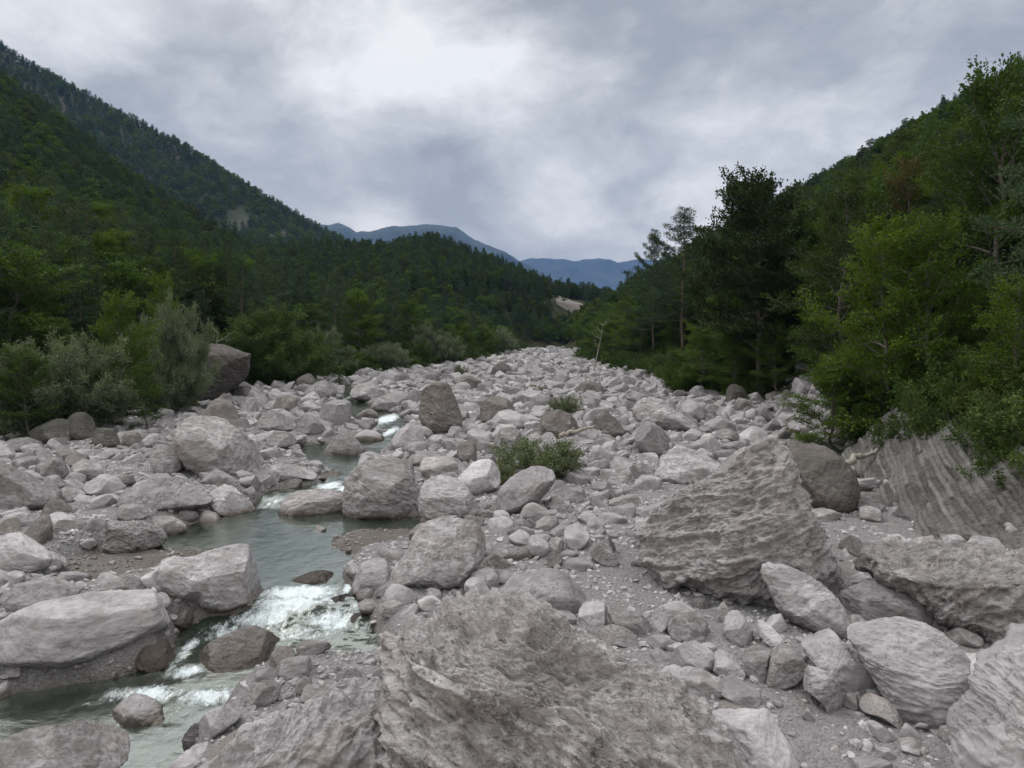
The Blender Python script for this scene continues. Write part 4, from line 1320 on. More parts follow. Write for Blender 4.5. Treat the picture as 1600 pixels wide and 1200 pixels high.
def leaf_cards(C, A, L, W, rs, tilt=0.6, updir=0.8):
    """rhombic leaves at C, pointing roughly along A"""
    n = len(C)
    A = A + rs.normal(size=(n, 3)) * tilt
    A /= np.linalg.norm(A, axis=1)[:, None]
    N = rs.normal(size=(n, 3)) * 0.6 + np.array([0, 0, updir])
    S = np.cross(A, N)
    S /= np.maximum(np.linalg.norm(S, axis=1), 1e-6)[:, None]
    k = rs.uniform(0.7, 1.3, n)[:, None]
    a = C
    b = C + A * L * k * 0.5 + S * W * k * 0.5
    c = C + A * L * k
    d = C + A * L * k * 0.5 - S * W * k * 0.5
    V = np.stack([a, b, c, d], 1).reshape(-1, 3)
    Fq = np.arange(4 * n).reshape(-1, 4)
    return V, Fq


def limb(p0, dirv, length, rs, droop=0.0, wob=0.12, n=6):
    pts = [np.array(p0, dtype=float)]
    d = np.array(dirv, dtype=float)
    d /= np.linalg.norm(d)
    st = length / (n - 1)
    for i in range(n - 1):
        d = d + rs.normal(size=3) * wob + np.array([0, 0, droop])
        d /= np.linalg.norm(d)
        pts.append(pts[-1] + d * st)
    return np.array(pts)


def gen_broad(seed, h=12.0, cr=4.0, ls=1.0, den=1.0, nb=30, low=0.16, layered=0.8, spread=1.0, lean=0.05):
    rs = np.random.RandomState(seed)
    w = Wood()
    lean_v = rs.normal(size=2) * lean
    tr = [np.array([0, 0, -0.5])]
    for i in range(1, 10):
        f = i / 9
        tr.append(np.array([lean_v[0] * f * h + rs.normal() * .012 * h, lean_v[1] * f * h + rs.normal() * .012 * h, f * h * 0.93]))
    tr = np.array(tr)
    r0 = 0.014 * h + 0.03
    w.tube(tr, np.linspace(r0, 0.03, len(tr)), 8)
    C, A = [], []
    az = rs.uniform(0, 6.28)
    for i in range(nb):
        f = low + (0.97 - low) * (i + rs.uniform(0, .7)) / nb
        p0 = np.array([np.interp(f, np.linspace(0, 1, 10), tr[:, k]) for k in range(3)])
        az += 2.4 + rs.uniform(-.4, .4)
        u = (f - low) / (1 - low)
        prof = (math.sin(math.pi * min(1, 0.16 + 0.84 * u) ** 0.8)) ** 0.6 if u < 0.97 else 0.25
        Lb = max(0.12, prof) * cr * rs.uniform(.72, 1.15) * spread
        el = math.radians(rs.uniform(5, 30) + 42 * u)
        dv = (math.cos(az) * math.cos(el), math.sin(az) * math.cos(el), math.sin(el))
        lp = limb(p0, dv, Lb, rs, -0.05 * (1 - u), 0.11, 6)
        w.tube(lp, np.linspace(max(.02, r0 * .38 * (1 - .5 * u)), 0.012, 6), 5)
        nsub = max(3, int(3 + Lb * 2.0))
        for s in range(nsub):
            g = 0.22 + 0.78 * (s + rs.uniform(0, .8)) / nsub
            q = np.array([np.interp(g, np.linspace(0, 1, 6), lp[:, k]) for k in range(3)])
            bd = lp[-1] - lp[0]; bd /= np.linalg.norm(bd)
            side = np.cross(bd, [0, 0, 1]); side /= np.linalg.norm(side) + 1e-6
            sg = 1 if s % 2 else -1
            sd = bd * 0.6 + side * sg * rs.uniform(.5, 1.1) + np.array([0, 0, rs.uniform(-.1, .45)])
            Ls = Lb * rs.uniform(.22, .45) * (1.1 - 0.4 * g) + .35
            sp = limb(q, sd, Ls, rs, -0.05, .15, 4)
            w.tube(sp, np.linspace(0.018, 0.006, 4), 3)
            nl = int(38 * den * Ls + 14 * den)
            t_ = rs.uniform(0.1, 1.08, nl)
            c = np.stack([np.interp(t_, np.linspace(0, 1, 4), sp[:, k]) for k in range(3)], 1)
            sdn = sp[-1] - sp[0]; sdn /= np.linalg.norm(sdn)
            lat = np.cross(sdn, [0, 0, 1.0]); lat /= np.linalg.norm(lat) + 1e-6
            o = rs.normal(size=nl) * .26 * (.6 + .4 * ls ** .5)
            c = c + lat * o[:, None] + np.array([0, 0, 1]) * (rs.normal(size=nl) * .13 * (1.6 - layered) - .12 * np.abs(o))[:, None] + rs.normal(size=(nl, 3)) * .06
            C.append(c)
            A.append(sdn + lat * np.sign(o)[:, None] * .7 + np.zeros((nl, 3)))
    C = np.concatenate(C); A = np.concatenate(A)
    LV, LF = leaf_cards(C, A, .19 * ls, .12 * ls, rs, .5, 1.0 * layered + .2)
    return w.get(), (LV, LF)


def gen_pine(seed, h=16.0, cr=3.4, ls=1.0, den=1.0, bare=0.35, nb=34, gap=0.0, pw=.62):
    rs = np.random.RandomState(seed)
    w = Wood()
    tr = np.array([[rs.normal() * .006 * h, rs.normal() * .006 * h, f * h - .4 * (f == 0)] for f in np.linspace(0, 1, 9)])
    w.tube(tr, np.linspace(.012 * h + .03, .02, 9), 7)
    C, A = [], []
    az = rs.uniform(0, 6.28)
    for i in range(nb):
        u = (i + rs.uniform(0, .8)) / nb
        if rs.uniform() < gap: continue
        f = bare + (1 - bare) * u
        p0 = np.array([np.interp(f, np.linspace(0, 1, 9), tr[:, k]) for k in range(3)])
        az += 2.4 + rs.uniform(-.5, .5)
        prof = (1 - u) ** pw * (0.55 + .45 * min(1, u * 4))
        Lb = (prof + .07) * cr * rs.uniform(.7, 1.2)
        el = math.radians(-8 + 48 * u + rs.uniform(-8, 8))
        dv = (math.cos(az) * math.cos(el), math.sin(az) * math.cos(el), math.sin(el))
        lp = limb(p0, dv, Lb, rs, .06, .07, 5)
        w.tube(lp, np.linspace(.045, .012, 5), 4)
        nt = max(3, int(Lb * 4.2))
        for s in range(nt):
            g = .25 + .8 * (s + rs.uniform(0, .8)) / nt
            q = np.array([np.interp(g, np.linspace(0, 1, 5), lp[:, k]) for k in range(3)])
            bd = lp[-1] - lp[0]; bd /= np.linalg.norm(bd)
            side = np.cross(bd, [0, 0, 1]); side /= np.linalg.norm(side) + 1e-6
            q = q + side * rs.uniform(-.42, .42) * Lb * (1.15 - g) + np.array([0, 0, rs.uniform(-.03, .15)])
            nl = int(46 * den)
            o = rs.normal(size=(nl, 3)) * np.array([.2, .2, .09])
            C.append(q + o)
            A.append(bd * .5 + o * 3.0 + np.array([0, 0, .45]))
    C = np.concatenate(C); A = np.concatenate(A)
    LV, LF = leaf_cards(C, A, .24 * ls, .05 * ls ** 1.25, rs, .45, .6)
    return w.get(), (LV, LF)


def gen_spruce(seed, h=15.0, cr=2.4, ls=1.0, den=1.0, nb=60):
    rs = np.random.RandomState(seed)
    w = Wood()
    tr = np.array([[0, 0, f * h - .4 * (f == 0)] for f in np.linspace(0, 1, 7)])
    w.tube(tr, np.linspace(.011 * h + .03, .012, 7), 6)
    C, A = [], []
    az = 0
    for i in range(nb):
        u = (i + rs.uniform(0, .8)) / nb
        az += 2.4 + rs.uniform(-.3, .3)
        p0 = np.array([0, 0, h * (.1 + .9 * u)])
        Lb = cr * ((1 - u) ** .85 + .03) * rs.uniform(.75, 1.12)
        lp = limb(p0, (math.cos(az), math.sin(az), -.15 + .6 * u), Lb, rs, .02, .05, 4)
        w.tube(lp, np.linspace(.03, .008, 4), 3)
        nl = int(75 * den * Lb + 10)
        t_ = rs.uniform(0, 1.05, nl)
        c = np.stack([np.interp(t_, np.linspace(0, 1, 4), lp[:, k]) for k in range(3)], 1)
        bd = lp[-1] - lp[0]; bd /= np.linalg.norm(bd)
        side = np.cross(bd, [0, 0, 1]); side /= np.linalg.norm(side) + 1e-6
        o = rs.uniform(-1, 1, nl) * .38 * Lb * (1.1 - t_)
        c = c + side * o[:, None] + np.array([0, 0, 1]) * (-.14 * np.abs(o) + rs.normal(size=nl) * .05)[:, None]
        C.append(c)
        A.append(bd * .7 + side * np.sign(o)[:, None] - np.array([0, 0, .3]))
    C = np.concatenate(C); A = np.concatenate(A)
    LV, LF = leaf_cards(C, A, .28 * ls, .09 * ls, rs, .35, .9)
    return w.get(), (LV, LF)


def gen_shrub(seed, h=5.0, cr=3.0, ls=1.0, den=1.0, ns=16, narrow=.3, lsz=.17):
    rs = np.random.RandomState(seed)
    w = Wood()
    C, A = [], []
    for i in range(ns):
        az = 2.4 * i + rs.uniform(-.3, .3)
        k = ((i + .5) / ns) ** .6
        el = math.radians(84 - 52 * k)
        Lb = math.hypot(h * math.sin(el) , cr * math.cos(el)) * rs.uniform(.82, 1.05)
        b0 = np.array([math.cos(az), math.sin(az), 0]) * .12 * cr * k + np.array([0, 0, -.2])
        lp = limb(b0, (math.cos(az) * math.cos(el), math.sin(az) * math.cos(el), math.sin(el)), Lb, rs, -.015, .09, 7)
        w.tube(lp, np.linspace(.012 * h + .012, .008, 7), 5)
        nsub = int(6 + Lb * 2.4)
        for s in range(nsub):
            g = .18 + .82 * (s + rs.uniform(0, .8)) / nsub
            q = np.array([np.interp(g, np.linspace(0, 1, 7), lp[:, k_]) for k_ in range(3)])
            bd = lp[-1] - lp[0]; bd /= np.linalg.norm(bd)
            sd = bd * .7 + rs.normal(size=3) * .65
            Ls = (.24 * Lb * (1.15 - .6 * g) + .15) * rs.uniform(.7, 1.2)
            sp = limb(q, sd, Ls, rs, .02, .14, 4)
            w.tube(sp, np.linspace(.012, .004, 4), 3)
            nl = int(46 * den * Ls + 10 * den)
            t_ = rs.uniform(.05, 1.1, nl)
            c = np.stack([np.interp(t_, np.linspace(0, 1, 4), sp[:, k_]) for k_ in range(3)], 1) + rs.normal(size=(nl, 3)) * .13 * (.5 + .5 * h / 5)
            sdn = sp[-1] - sp[0]; sdn /= np.linalg.norm(sdn)
            C.append(c); A.append(np.zeros((nl, 3)) + sdn + np.array([0, 0, .25]))
    C = np.concatenate(C); A = np.concatenate(A)
    LV, LF = leaf_cards(C, A, lsz * ls, lsz * narrow * ls, rs, .6, .5)
    return w.get(), (LV, LF)


def tree_meshes(name, gen, leafm, barkm):
    (wv, wf), (lv, lf) = gen
    a = mk('trunk', wv, wf, barkm, link=False)
    b = mk('crown', lv, lf, leafm, link=False, smooth=False)
    r = (a.data, b.data)
    bpy.data.objects.remove(a); bpy.data.objects.remove(b)
    return r


PROTO = {
 'beech1': tree_meshes('beech', gen_broad(1, 13, 4.6, nb=34), L_BROAD, BARK),
 'beech2': tree_meshes('beech', gen_broad(2, 14, 4.2, nb=34, low=.1), L_BROAD, BARK),
 'beech3': tree_meshes('beech', gen_broad(3, 12, 5.0, nb=32, low=.12, layered=.95), L_BROAD, BARK),
 'beech_dense': tree_meshes('beech', gen_broad(17, 13, 5.2, nb=46, low=.2, den=1.7, layered=.95), L_DARK, BARK),
 'bright1': tree_meshes('ash', gen_broad(4, 12, 4.4, nb=32, low=.08), L_BRIGHT, BARK),
 'bright2': tree_meshes('ash', gen_broad(5, 10, 3.6, nb=28, low=.05, den=.9), L_BRIGHT, BARK),
 'olive1': tree_meshes('oak', gen_broad(6, 13, 4.4, nb=32, low=.12), L_OLIVE, BARK),
 'rust1': tree_meshes('oak', gen_broad(7, 12, 3.6, nb=26, low=.2, den=.7), L_RUST, BARK),
 'pine1': tree_meshes('pine', gen_pine(8, 16, 3.8, bare=.25, nb=42), L_PINE, BARK_PINE),
 'pine2': tree_meshes('pine', gen_pine(9, 15, 3.4, bare=.15, nb=44), L_PINE, BARK_PINE),
 'pine_thin': tree_meshes('pine', gen_pine(10, 20, 8.5, bare=.25, nb=58, gap=.15, den=.8, ls=1.2, pw=1.0), L_PINE, BARK_PINE),
 'willow1': tree_meshes('willow', gen_shrub(11, 8, 4.2, ns=30, den=2.6, ls=1.25), L_WILLOW, BARK),
 'willow2': tree_meshes('willow', gen_shrub(12, 8, 3.6, ns=28, den=2.6, ls=1.25), L_WILLOW, BARK),
 'bush1': tree_meshes('bush', gen_shrub(13, 3.2, 2.4, ns=16, den=1.3, narrow=.55, lsz=.14), L_SCRUB, BARK),
 'bush2': tree_meshes('bush', gen_shrub(14, 2.4, 2.3, ns=14, den=1.3, narrow=.5, lsz=.14), L_SCRUB, BARK),
 'bush3': tree_meshes('bush', gen_shrub(15, 3.0, 2.2, ns=14, den=1.3, narrow=.6, lsz=.16), L_BROAD, BARK),
}


def plant(name, kind, x, y, h, rz, label, cat, group=None, w=1.0, zoff=-.15, leafm=None, ref=None):
    """Empty at the foot, trunk and crown as its parts"""
    tm, cm = PROTO[kind]
    H0 = HT[kind]
    s = h / H0
    e = empty(name, (x, y, gz(x, y) + zoff), rz, (s * w, s * w, s))
    tag(e, label, cat, group)
    a = bpy.data.objects.new('trunk' if 'bush' not in kind and 'willow' not in kind else 'stems', tm)
    b = bpy.data.objects.new('crown' if 'bush' not in kind and 'willow' not in kind else 'foliage', cm)
    for o in (a, b):
        COL.objects.link(o); o.parent = e
    if leafm is not None:
        b.material_slots[0].link = 'OBJECT'
        b.material_slots[0].material = leafm
    return e


TR = random.Random(12)
HT = {'beech_dense': 13, 'beech1': 13, 'beech2': 14, 'beech3': 12, 'bright1': 12, 'bright2': 10, 'olive1': 13, 'rust1': 12, 'pine1': 16, 'pine2': 15, 'pine_thin': 20, 'willow1': 8, 'willow2': 8, 'bush1': 3.2, 'bush2': 2.4, 'bush3': 3.0}
RAD = {'beech_dense': 5.2, 'beech1': 4.6, 'beech2': 4.2, 'beech3': 5, 'bright1': 4.4, 'bright2': 3.6, 'olive1': 4.4, 'rust1': 3.6, 'pine1': 3.8, 'pine2': 3.4, 'pine_thin': 5, 'willow1': 4.2, 'willow2': 3.6, 'bush1': 2.4, 'bush2': 2.3, 'bush3': 2.2}


def hides_key(kind, x, y, h):
    """would this tree stand in front of one that the photo shows clearly?"""
    z = gz(x, y)
    px, pt = to_px(x, y, z + h)
    hw = RAD[kind] * h / HT[kind] * F / y
    for kx, kw, ky, kt, _l in KEYPX:
        if y < ky - .5 and abs(px - kx) < (hw + kw) * .72 and pt < kt + (560 - kt) * .55 + 60: return True
    return False


AUTO = []
KEY = []
KEYPX = [(352, 40, 72, 535, 'overhanging boulder'), (330, 60, 60, 660, 'fluted boulder')]


def key_tree(name, kind, px, y, top_py, label, cat, w=1.0, leafm=None, group=None, x=None):
    """a tree told apart in the photo: sight line, distance and the height of its top"""
    r = raydir(px, top_py)
    xx = r[0] * y if x is None else x
    zt = CAMZ + r[2] * y
    h = zt - gz(xx, y) + .15
    KEY.append((xx, y))
    KEYPX.append((px, RAD[kind] * h / HT[kind] * w * F / y * (.55 if kind == 'pine_thin' else 1), y, top_py, label))
    return plant(name, kind, xx, y, h, TR.uniform(0, 6.28), label, cat, group, w, leafm=leafm)


# right bank
key_tree('beech_tree', 'beech_dense', 1192, 74, 268, 'dark spreading broadleaf tree standing out against the sky, right of the thin pines', 'tree', 0.74)
key_tree('pine_tree', 'pine_thin', 1068, 114, 328, 'tall thin pine with see through crown against the sky, right of centre', 'tree', 1.1)
key_tree('pine_tree', 'pine_thin', 1022, 128, 362, 'smaller thin pine just left of the tall see through pine', 'tree', .7)
key_tree('beech_tree', 'beech1', 1555, 40, 92, 'tall broadleaf tree with reddish top leaves at the upper right edge', 'tree', .8)
key_tree('broadleaf_tree', 'rust1', 1408, 58, 235, 'thin tree with orange brown leaves in the upper right wood', 'tree', .6)
key_tree('pine_tree', 'pine1', 1185, 78, 372, 'dark pine with bare lower trunk beside the scree on the right bank', 'tree', .95)
key_tree('ash_tree', 'bright1', 1390, 39, 335, 'bright yellow green broadleaf tree in the middle of the right wood', 'tree', .85)
key_tree('ash_tree', 'bright2', 1590, 28, 430, 'bright green leafy tree overhanging the layered cliff at the right edge', 'tree', .95)
key_tree('ash_tree', 'bright2', 1455, 36.5, 330, 'light green tree beside the bright yellow green one on the right bank', 'tree', .7)
key_tree('olive_tree', 'olive1', 1315, 52, 285, 'olive green broadleaf tree below the right hill crest', 'tree', .8).name = 'broadleaf_tree'
key_tree('pine_tree', 'pine1', 1560, 44, 170, 'tall dark pine with a pale trunk at the right edge', 'tree', 1.15)
key_tree('pine_tree', 'pine2', 1655, 30, 10, 'very tall pine whose branch tips poke in at the top right edge', 'tree', .8)
key_tree('bush', 'bright2', 1300, 41, 585, 'flat bright green bush leaning out over the right scree', 'bush', 1.5)
key_tree('bush', 'bush1', 1065, 84, 566, 'small bright green bush at the foot of the right wood', 'bush', 1.0, L_BRIGHT)
key_tree('broadleaf_tree', 'beech3', 1212, 71, 505, 'low leafy tree hiding the foot of the dark spreading tree', 'tree', .95)
key_tree('broadleaf_tree', 'bright2', 1150, 76, 512, 'low fresh green tree left of the foot of the dark spreading tree', 'tree', 1.1)
key_tree('broadleaf_tree', 'beech2', 1100, 82, 505, 'rounded dark green tree at the bank below the thin pines', 'tree', 1.2)
key_tree('broadleaf_tree', 'beech3', 1290, 58, 450, 'wide leafy tree right above the pale scree', 'tree', .9)
# left bank
key_tree('willow_bush', 'willow1', 75, 49, 498, 'big grey green willow bush at the far left bank', 'bush', .95)
key_tree('ash_tree', 'bright2', 188, 53, 455, 'bright yellow green young tree between the two left willows', 'tree', .72)
key_tree('willow_bush', 'willow2', 268, 62, 466, 'silvery round topped willow behind the overhanging boulder', 'bush', .62)
key_tree('broadleaf_tree', 'beech3', 40, 45, 545, 'dark green leafy bush in front of the big left willow', 'bush', .95)
key_tree('broadleaf_tree', 'beech2', 226, 51, 570, 'dark leafy tree hanging over the shaded rocks of the left bank', 'tree', .9)
key_tree('broadleaf_tree', 'beech1', 160, 50, 575, 'low dark leafy tree under the bright yellow green young tree', 'tree', 1.0)
key_tree('willow_bush', 'willow2', 408, 94, 474, 'large olive grey willow right of the overhanging boulder', 'bush', 1.25, L_SCRUB)
key_tree('willow_bush', 'willow1', 500, 110, 499, 'pale silver willow at the bend of the left tree line', 'bush', .85)
key_tree('willow_bush', 'willow2', 455, 106, 505, 'willow wedged between the olive grey and the pale silver willows', 'bush', .9, L_SCRUB)
key_tree('ash_tree', 'bright2', 252, 72, 425, 'small yellow green treetop among the dark pines of the left wood', 'tree', .5)
# bushes growing out of the riverbed


def bed_bush(px, py, wpx, hpx, kind, label, leafm=L_SAGE):
    p = at(px, py)
    H0 = {'bush1': 3.2, 'bush2': 2.4, 'bush3': 3.0}[kind]
    R0 = {'bush1': 2.4, 'bush2': 2.3, 'bush3': 2.2}[kind]
    h = hpx * p[1] / F
    wd = wpx * .5 * p[1] / F
    w = (wd / R0) / (h / H0)
    KEY.append((p[0], p[1]))
    return plant('bush', kind, p[0], p[1], h, TR.uniform(0, 6), label, 'bush', None, w, -.1, leafm)


bed_bush(835, 746, 150, 76, 'bush1', 'feathery green bush growing between the boulders in the middle of the riverbed')
bed_bush(872, 742, 90, 62, 'bush2', 'right hand part of the feathery bush in mid riverbed, lower and rounder')
bed_bush(792, 758, 80, 46, 'bush2', 'low left offshoot of the feathery bush in mid riverbed')
bed_bush(720, 592, 30, 26, 'bush2', 'small round green bush far up the riverbed, left')
bed_bush(884, 645, 56, 34, 'bush1', 'thin green bush beside the brown boulder behind the central bush')
bed_bush(838, 612, 26, 14, 'bush2', 'tiny bush far up the middle of the riverbed')
bed_bush(748, 603, 16, 12, 'bush2', 'tiny green tuft by the brownish far rock')
bed_bush(858, 666, 18, 32, 'bush2', 'small bright sapling left of the thin green bush', L_BRIGHT)
bed_bush(1262, 690, 36, 20, 'bush2', 'low green bush at the top of the layered cliff behind the dark boulder')

# the right bank scree is kept clear


def clear_zone(x, y):
    return (18.5 < x < 30 and 46 < y < 73 and x < 22 + (y - 46) * .4)


indiv = []


def spaced(x, y, d, L):
    return all((x - a) ** 2 + (y - b) ** 2 > d * d for a, b in L)


SPOTS = list(KEY)
G_R = 'trees of the dense wood on the right bank'
G_L = 'trees of the wood above the left bank'
G_C = 'trees and bushes at the foot of the central hill'
LABS = {
 'beech': ('broadleaf_tree', 'dark green broadleaf tree crowded in the wood on the %s', 'tree'),
 'brigh': ('ash_tree', 'lighter green leafy tree crowded in the wood on the %s', 'tree'),
 'olive': ('broadleaf_tree', 'olive green broadleaf tree crowded in the wood on the %s', 'tree'),
 'rust1': ('broadleaf_tree', 'brownish leaved tree crowded in the wood on the %s', 'tree'),
 'pine1': ('pine_tree', 'dark needled pine crowded in the wood on the %s', 'tree'),
 'pine2': ('pine_tree', 'dark needled pine crowded in the wood on the %s', 'tree'),
 'bush1': ('bush', 'low green bush along the tree line of the %s', 'bush'),
 'bush2': ('bush', 'low green bush along the tree line of the %s', 'bush'),
 'bush3': ('bush', 'low dark green bush along the tree line of the %s', 'bush'),
 'willo': ('willow_bush', 'greyish willow bush along the tree line of the %s', 'bush'),
}


def wild(kind, x, y, h, place, group, w=1.0):
    nm, lab, cat = LABS[kind[:5]]
    SPOTS.append((x, y))
    e = plant(nm, kind, x, y, h, TR.uniform(0, 6.28), lab % place, cat, group, w)
    AUTO.append((e, lab.split(' along')[0].split(' crowded')[0], to_px(x, y, gz(x, y) + h * .75)))
    return e


def wood(n, place, group, pos, kinds, dist, hr):
    c = 0
    for _ in range(n * 40):
        if c >= n: break
        x, y = pos()
        if clear_zone(x, y) or not spaced(x, y, dist, SPOTS): continue
        k = TR.choice(kinds)
        hh = TR.uniform(*hr) * (1.12 if k.startswith('pine') else 1)
        if hides_key(k, x, y, hh): continue
        q = to_px(x, y, gz(x, y) + hh)
        if q[0] < -60 or q[0] > 1660: continue
        wild(k, x, y, hh, place, group, TR.uniform(.9, 1.15))
        c += 1


def rpos(y0, y1, t0, t1):
    def f():
        y = y0 + (y1 - y0) * TR.random() ** 1.25
        return float(xr(y)) + TR.uniform(t0, t1), y
    return f


def lpos(y0, y1, t0, t1):
    def f():
        y = y0 + (y1 - y0) * TR.random() ** 1.2
        return min(-39, float(xl(y)) - 1) - TR.uniform(t0, t1) if y < 104 else float(xl(y)) - TR.uniform(t0, t1) - 2, y
    return f


wood(18, 'right bank', G_R, rpos(24, 44, 5.0, 8), ['beech1', 'beech3', 'bright2', 'beech2', 'bright1', 'olive1'], 2.4, (7, 10))
wood(30, 'right bank', G_R, rpos(26, 75, 7, 16), ['beech1', 'beech2', 'olive1', 'bright1', 'pine1', 'beech3'], 3.0, (10, 14))
wood(34, 'right bank', G_R, rpos(60, 210, 1.5, 8), ['beech1', 'beech2', 'beech3', 'pine2', 'olive1', 'bright1'], 4.2, (9, 13))
wood(40, 'right bank', G_R, rpos(34, 130, 14, 46), ['beech1', 'beech2', 'olive1', 'pine1', 'bright1', 'beech3'], 4.4, (11, 15))
wood(12, 'right bank', G_R, rpos(22, 37, 4.4, 6.6), ['bush3', 'bush1', 'bush3'], 1.5, (2.6, 4.2))
wood(26, 'right bank', G_R, rpos(40, 84, 2.0, 6), ['beech3', 'bush3', 'bright2', 'bush1', 'beech2'], 2.4, (3.5, 7))
wood(22, 'right bank', G_R, rpos(70, 200, -.5, 2.2), ['bush1', 'bush3', 'bush2', 'bright2'], 2.6, (2.4, 4.5))
wood(16, 'left bank', G_L, lpos(46, 70, 3, 14), ['beech1', 'pine1', 'pine2', 'beech3'], 3.4, (11, 14))
wood(64, 'left bank', G_L, lpos(56, 165, 6, 60), ['pine1', 'pine2', 'beech1', 'pine1', 'pine2', 'olive1', 'bright1'], 5.4, (13, 17.5))
wood(10, 'left bank', G_L, lpos(70, 130, -1, 3), ['bush1', 'bush3', 'willow2', 'bright2'], 3.0, (2.5, 5))
wood(14, 'central hill foot', G_C, lpos(106, 150, -2, 4), ['willow2', 'bush1', 'bright2', 'willow1', 'bush3'], 2.8, (3.5, 5.5))
wood(34, 'central hill foot', G_C, lpos(118, 270, -1, 7), ['bright2', 'bright2', 'willow1', 'bright1', 'willow2', 'bright1', 'beech1'], 4.4, (5, 9))
wood(28, 'central hill foot', G_C, lpos(140, 240, 6, 32), ['beech1', 'bright1', 'pine1', 'pine2', 'beech2'], 5, (8, 12))

TREEMARKS = [('the tall see through pine', 1068, 380), ('the dark beech against the sky', 1192, 330), ('the pine beside the scree', 1185, 450), ('the yellow green right tree', 1390, 450), ('the reddish topped tree', 1555, 160),
             ('the tree over the layered cliff', 1590, 520), ('the orange brown tree', 1408, 290), ('the pale eroded slope', 900, 490), ('the far left willow', 75, 540), ('the yellow green left tree', 188, 500), ('the silvery round willow', 272, 505), ('the olive grey willow', 408, 520),
             ('the pale silver willow', 500, 530), ('the small far bush', 720, 575), ('the overhanging boulder', 345, 560), ('the black triangular rock', 790, 560), ('the bare left dead tree', 928, 520)]


def auto_labels():
    groups = {}
    for e, what, (px, py) in AUTO:
        nm = min(TREEMARKS, key=lambda L: math.hypot(L[1] - px, L[2] - py))
        dx, dy = px - nm[1], py - nm[2]
        dr = ('right of' if dx > 0 else 'left of') if abs(dx) > abs(dy) else ('below' if dy > 0 else 'above')
        groups.setdefault((what, dr, nm[0]), []).append((math.hypot(dx, dy), e))
    for (what, dr, nm), L in groups.items():
        L.sort(key=lambda t: t[0])
        for i, (_, e) in enumerate(L):
            e['label'] = '%s, %s %s %s' % (what, ORD[i % 20] + (' one' if i < 20 else ' outer one'), dr, nm)


auto_labels()

# ---------------------------------------------------------------- far woods: one object each, instanced points


def far_proto(name, gen, leafm, barkm):
    (wv, wf), (lv, lf) = gen
    V = np.concatenate([wv, lv])
    Fq = np.concatenate([wf, lf + len(wv)])
    o = mk(name, V, Fq, [barkm, leafm], smooth=False, link=False, mat_idx=[0] * len(wf) + [1] * len(lf))
    return o


def scaled(gen):
    return gen


MIDP = [far_proto('far_tree', gen_broad(21, 11, 4.0, ls=2.0, den=.42, nb=22, low=.1), L_BROAD, BARK),
        far_proto('far_tree', gen_broad(22, 12, 4.2, ls=2.0, den=.42, nb=22, low=.1), L_OLIVE, BARK),
        far_proto('far_tree', gen_pine(23, 13, 3.2, ls=1.8, den=.5, bare=.12, nb=30), L_PINE, BARK_PINE),
        far_proto('far_tree', gen_pine(24, 12, 3.0, ls=1.8, den=.5, bare=.2, nb=28), L_PINE, BARK_PINE),
        far_proto('far_tree', gen_spruce(25, 14, 2.5, ls=2.2, den=.25, nb=36), L_SPRUCE, BARK_PINE),
        far_proto('far_tree', gen_broad(26, 10, 3.6, ls=2.0, den=.42, nb=20, low=.06), L_BRIGHT, BARK),
        far_proto('far_tree', gen_shrub(27, 3.2, 2.6, ls=2.2, den=.35, ns=10, narrow=.55), L_SCRUB, BARK)]
FARP = [far_proto('distant_tree', gen_broad(31, 11, 4.4, ls=6.5, den=.05, nb=16, low=.08), L_BROAD, BARK),
        far_proto('distant_tree', gen_pine(33, 12, 3.4, ls=5.0, den=.08, bare=.1, nb=20), L_PINE, BARK_PINE),
        far_proto('distant_tree', gen_spruce(35, 13, 2.6, ls=5.0, den=.07, nb=22), L_SPRUCE, BARK_PINE)]


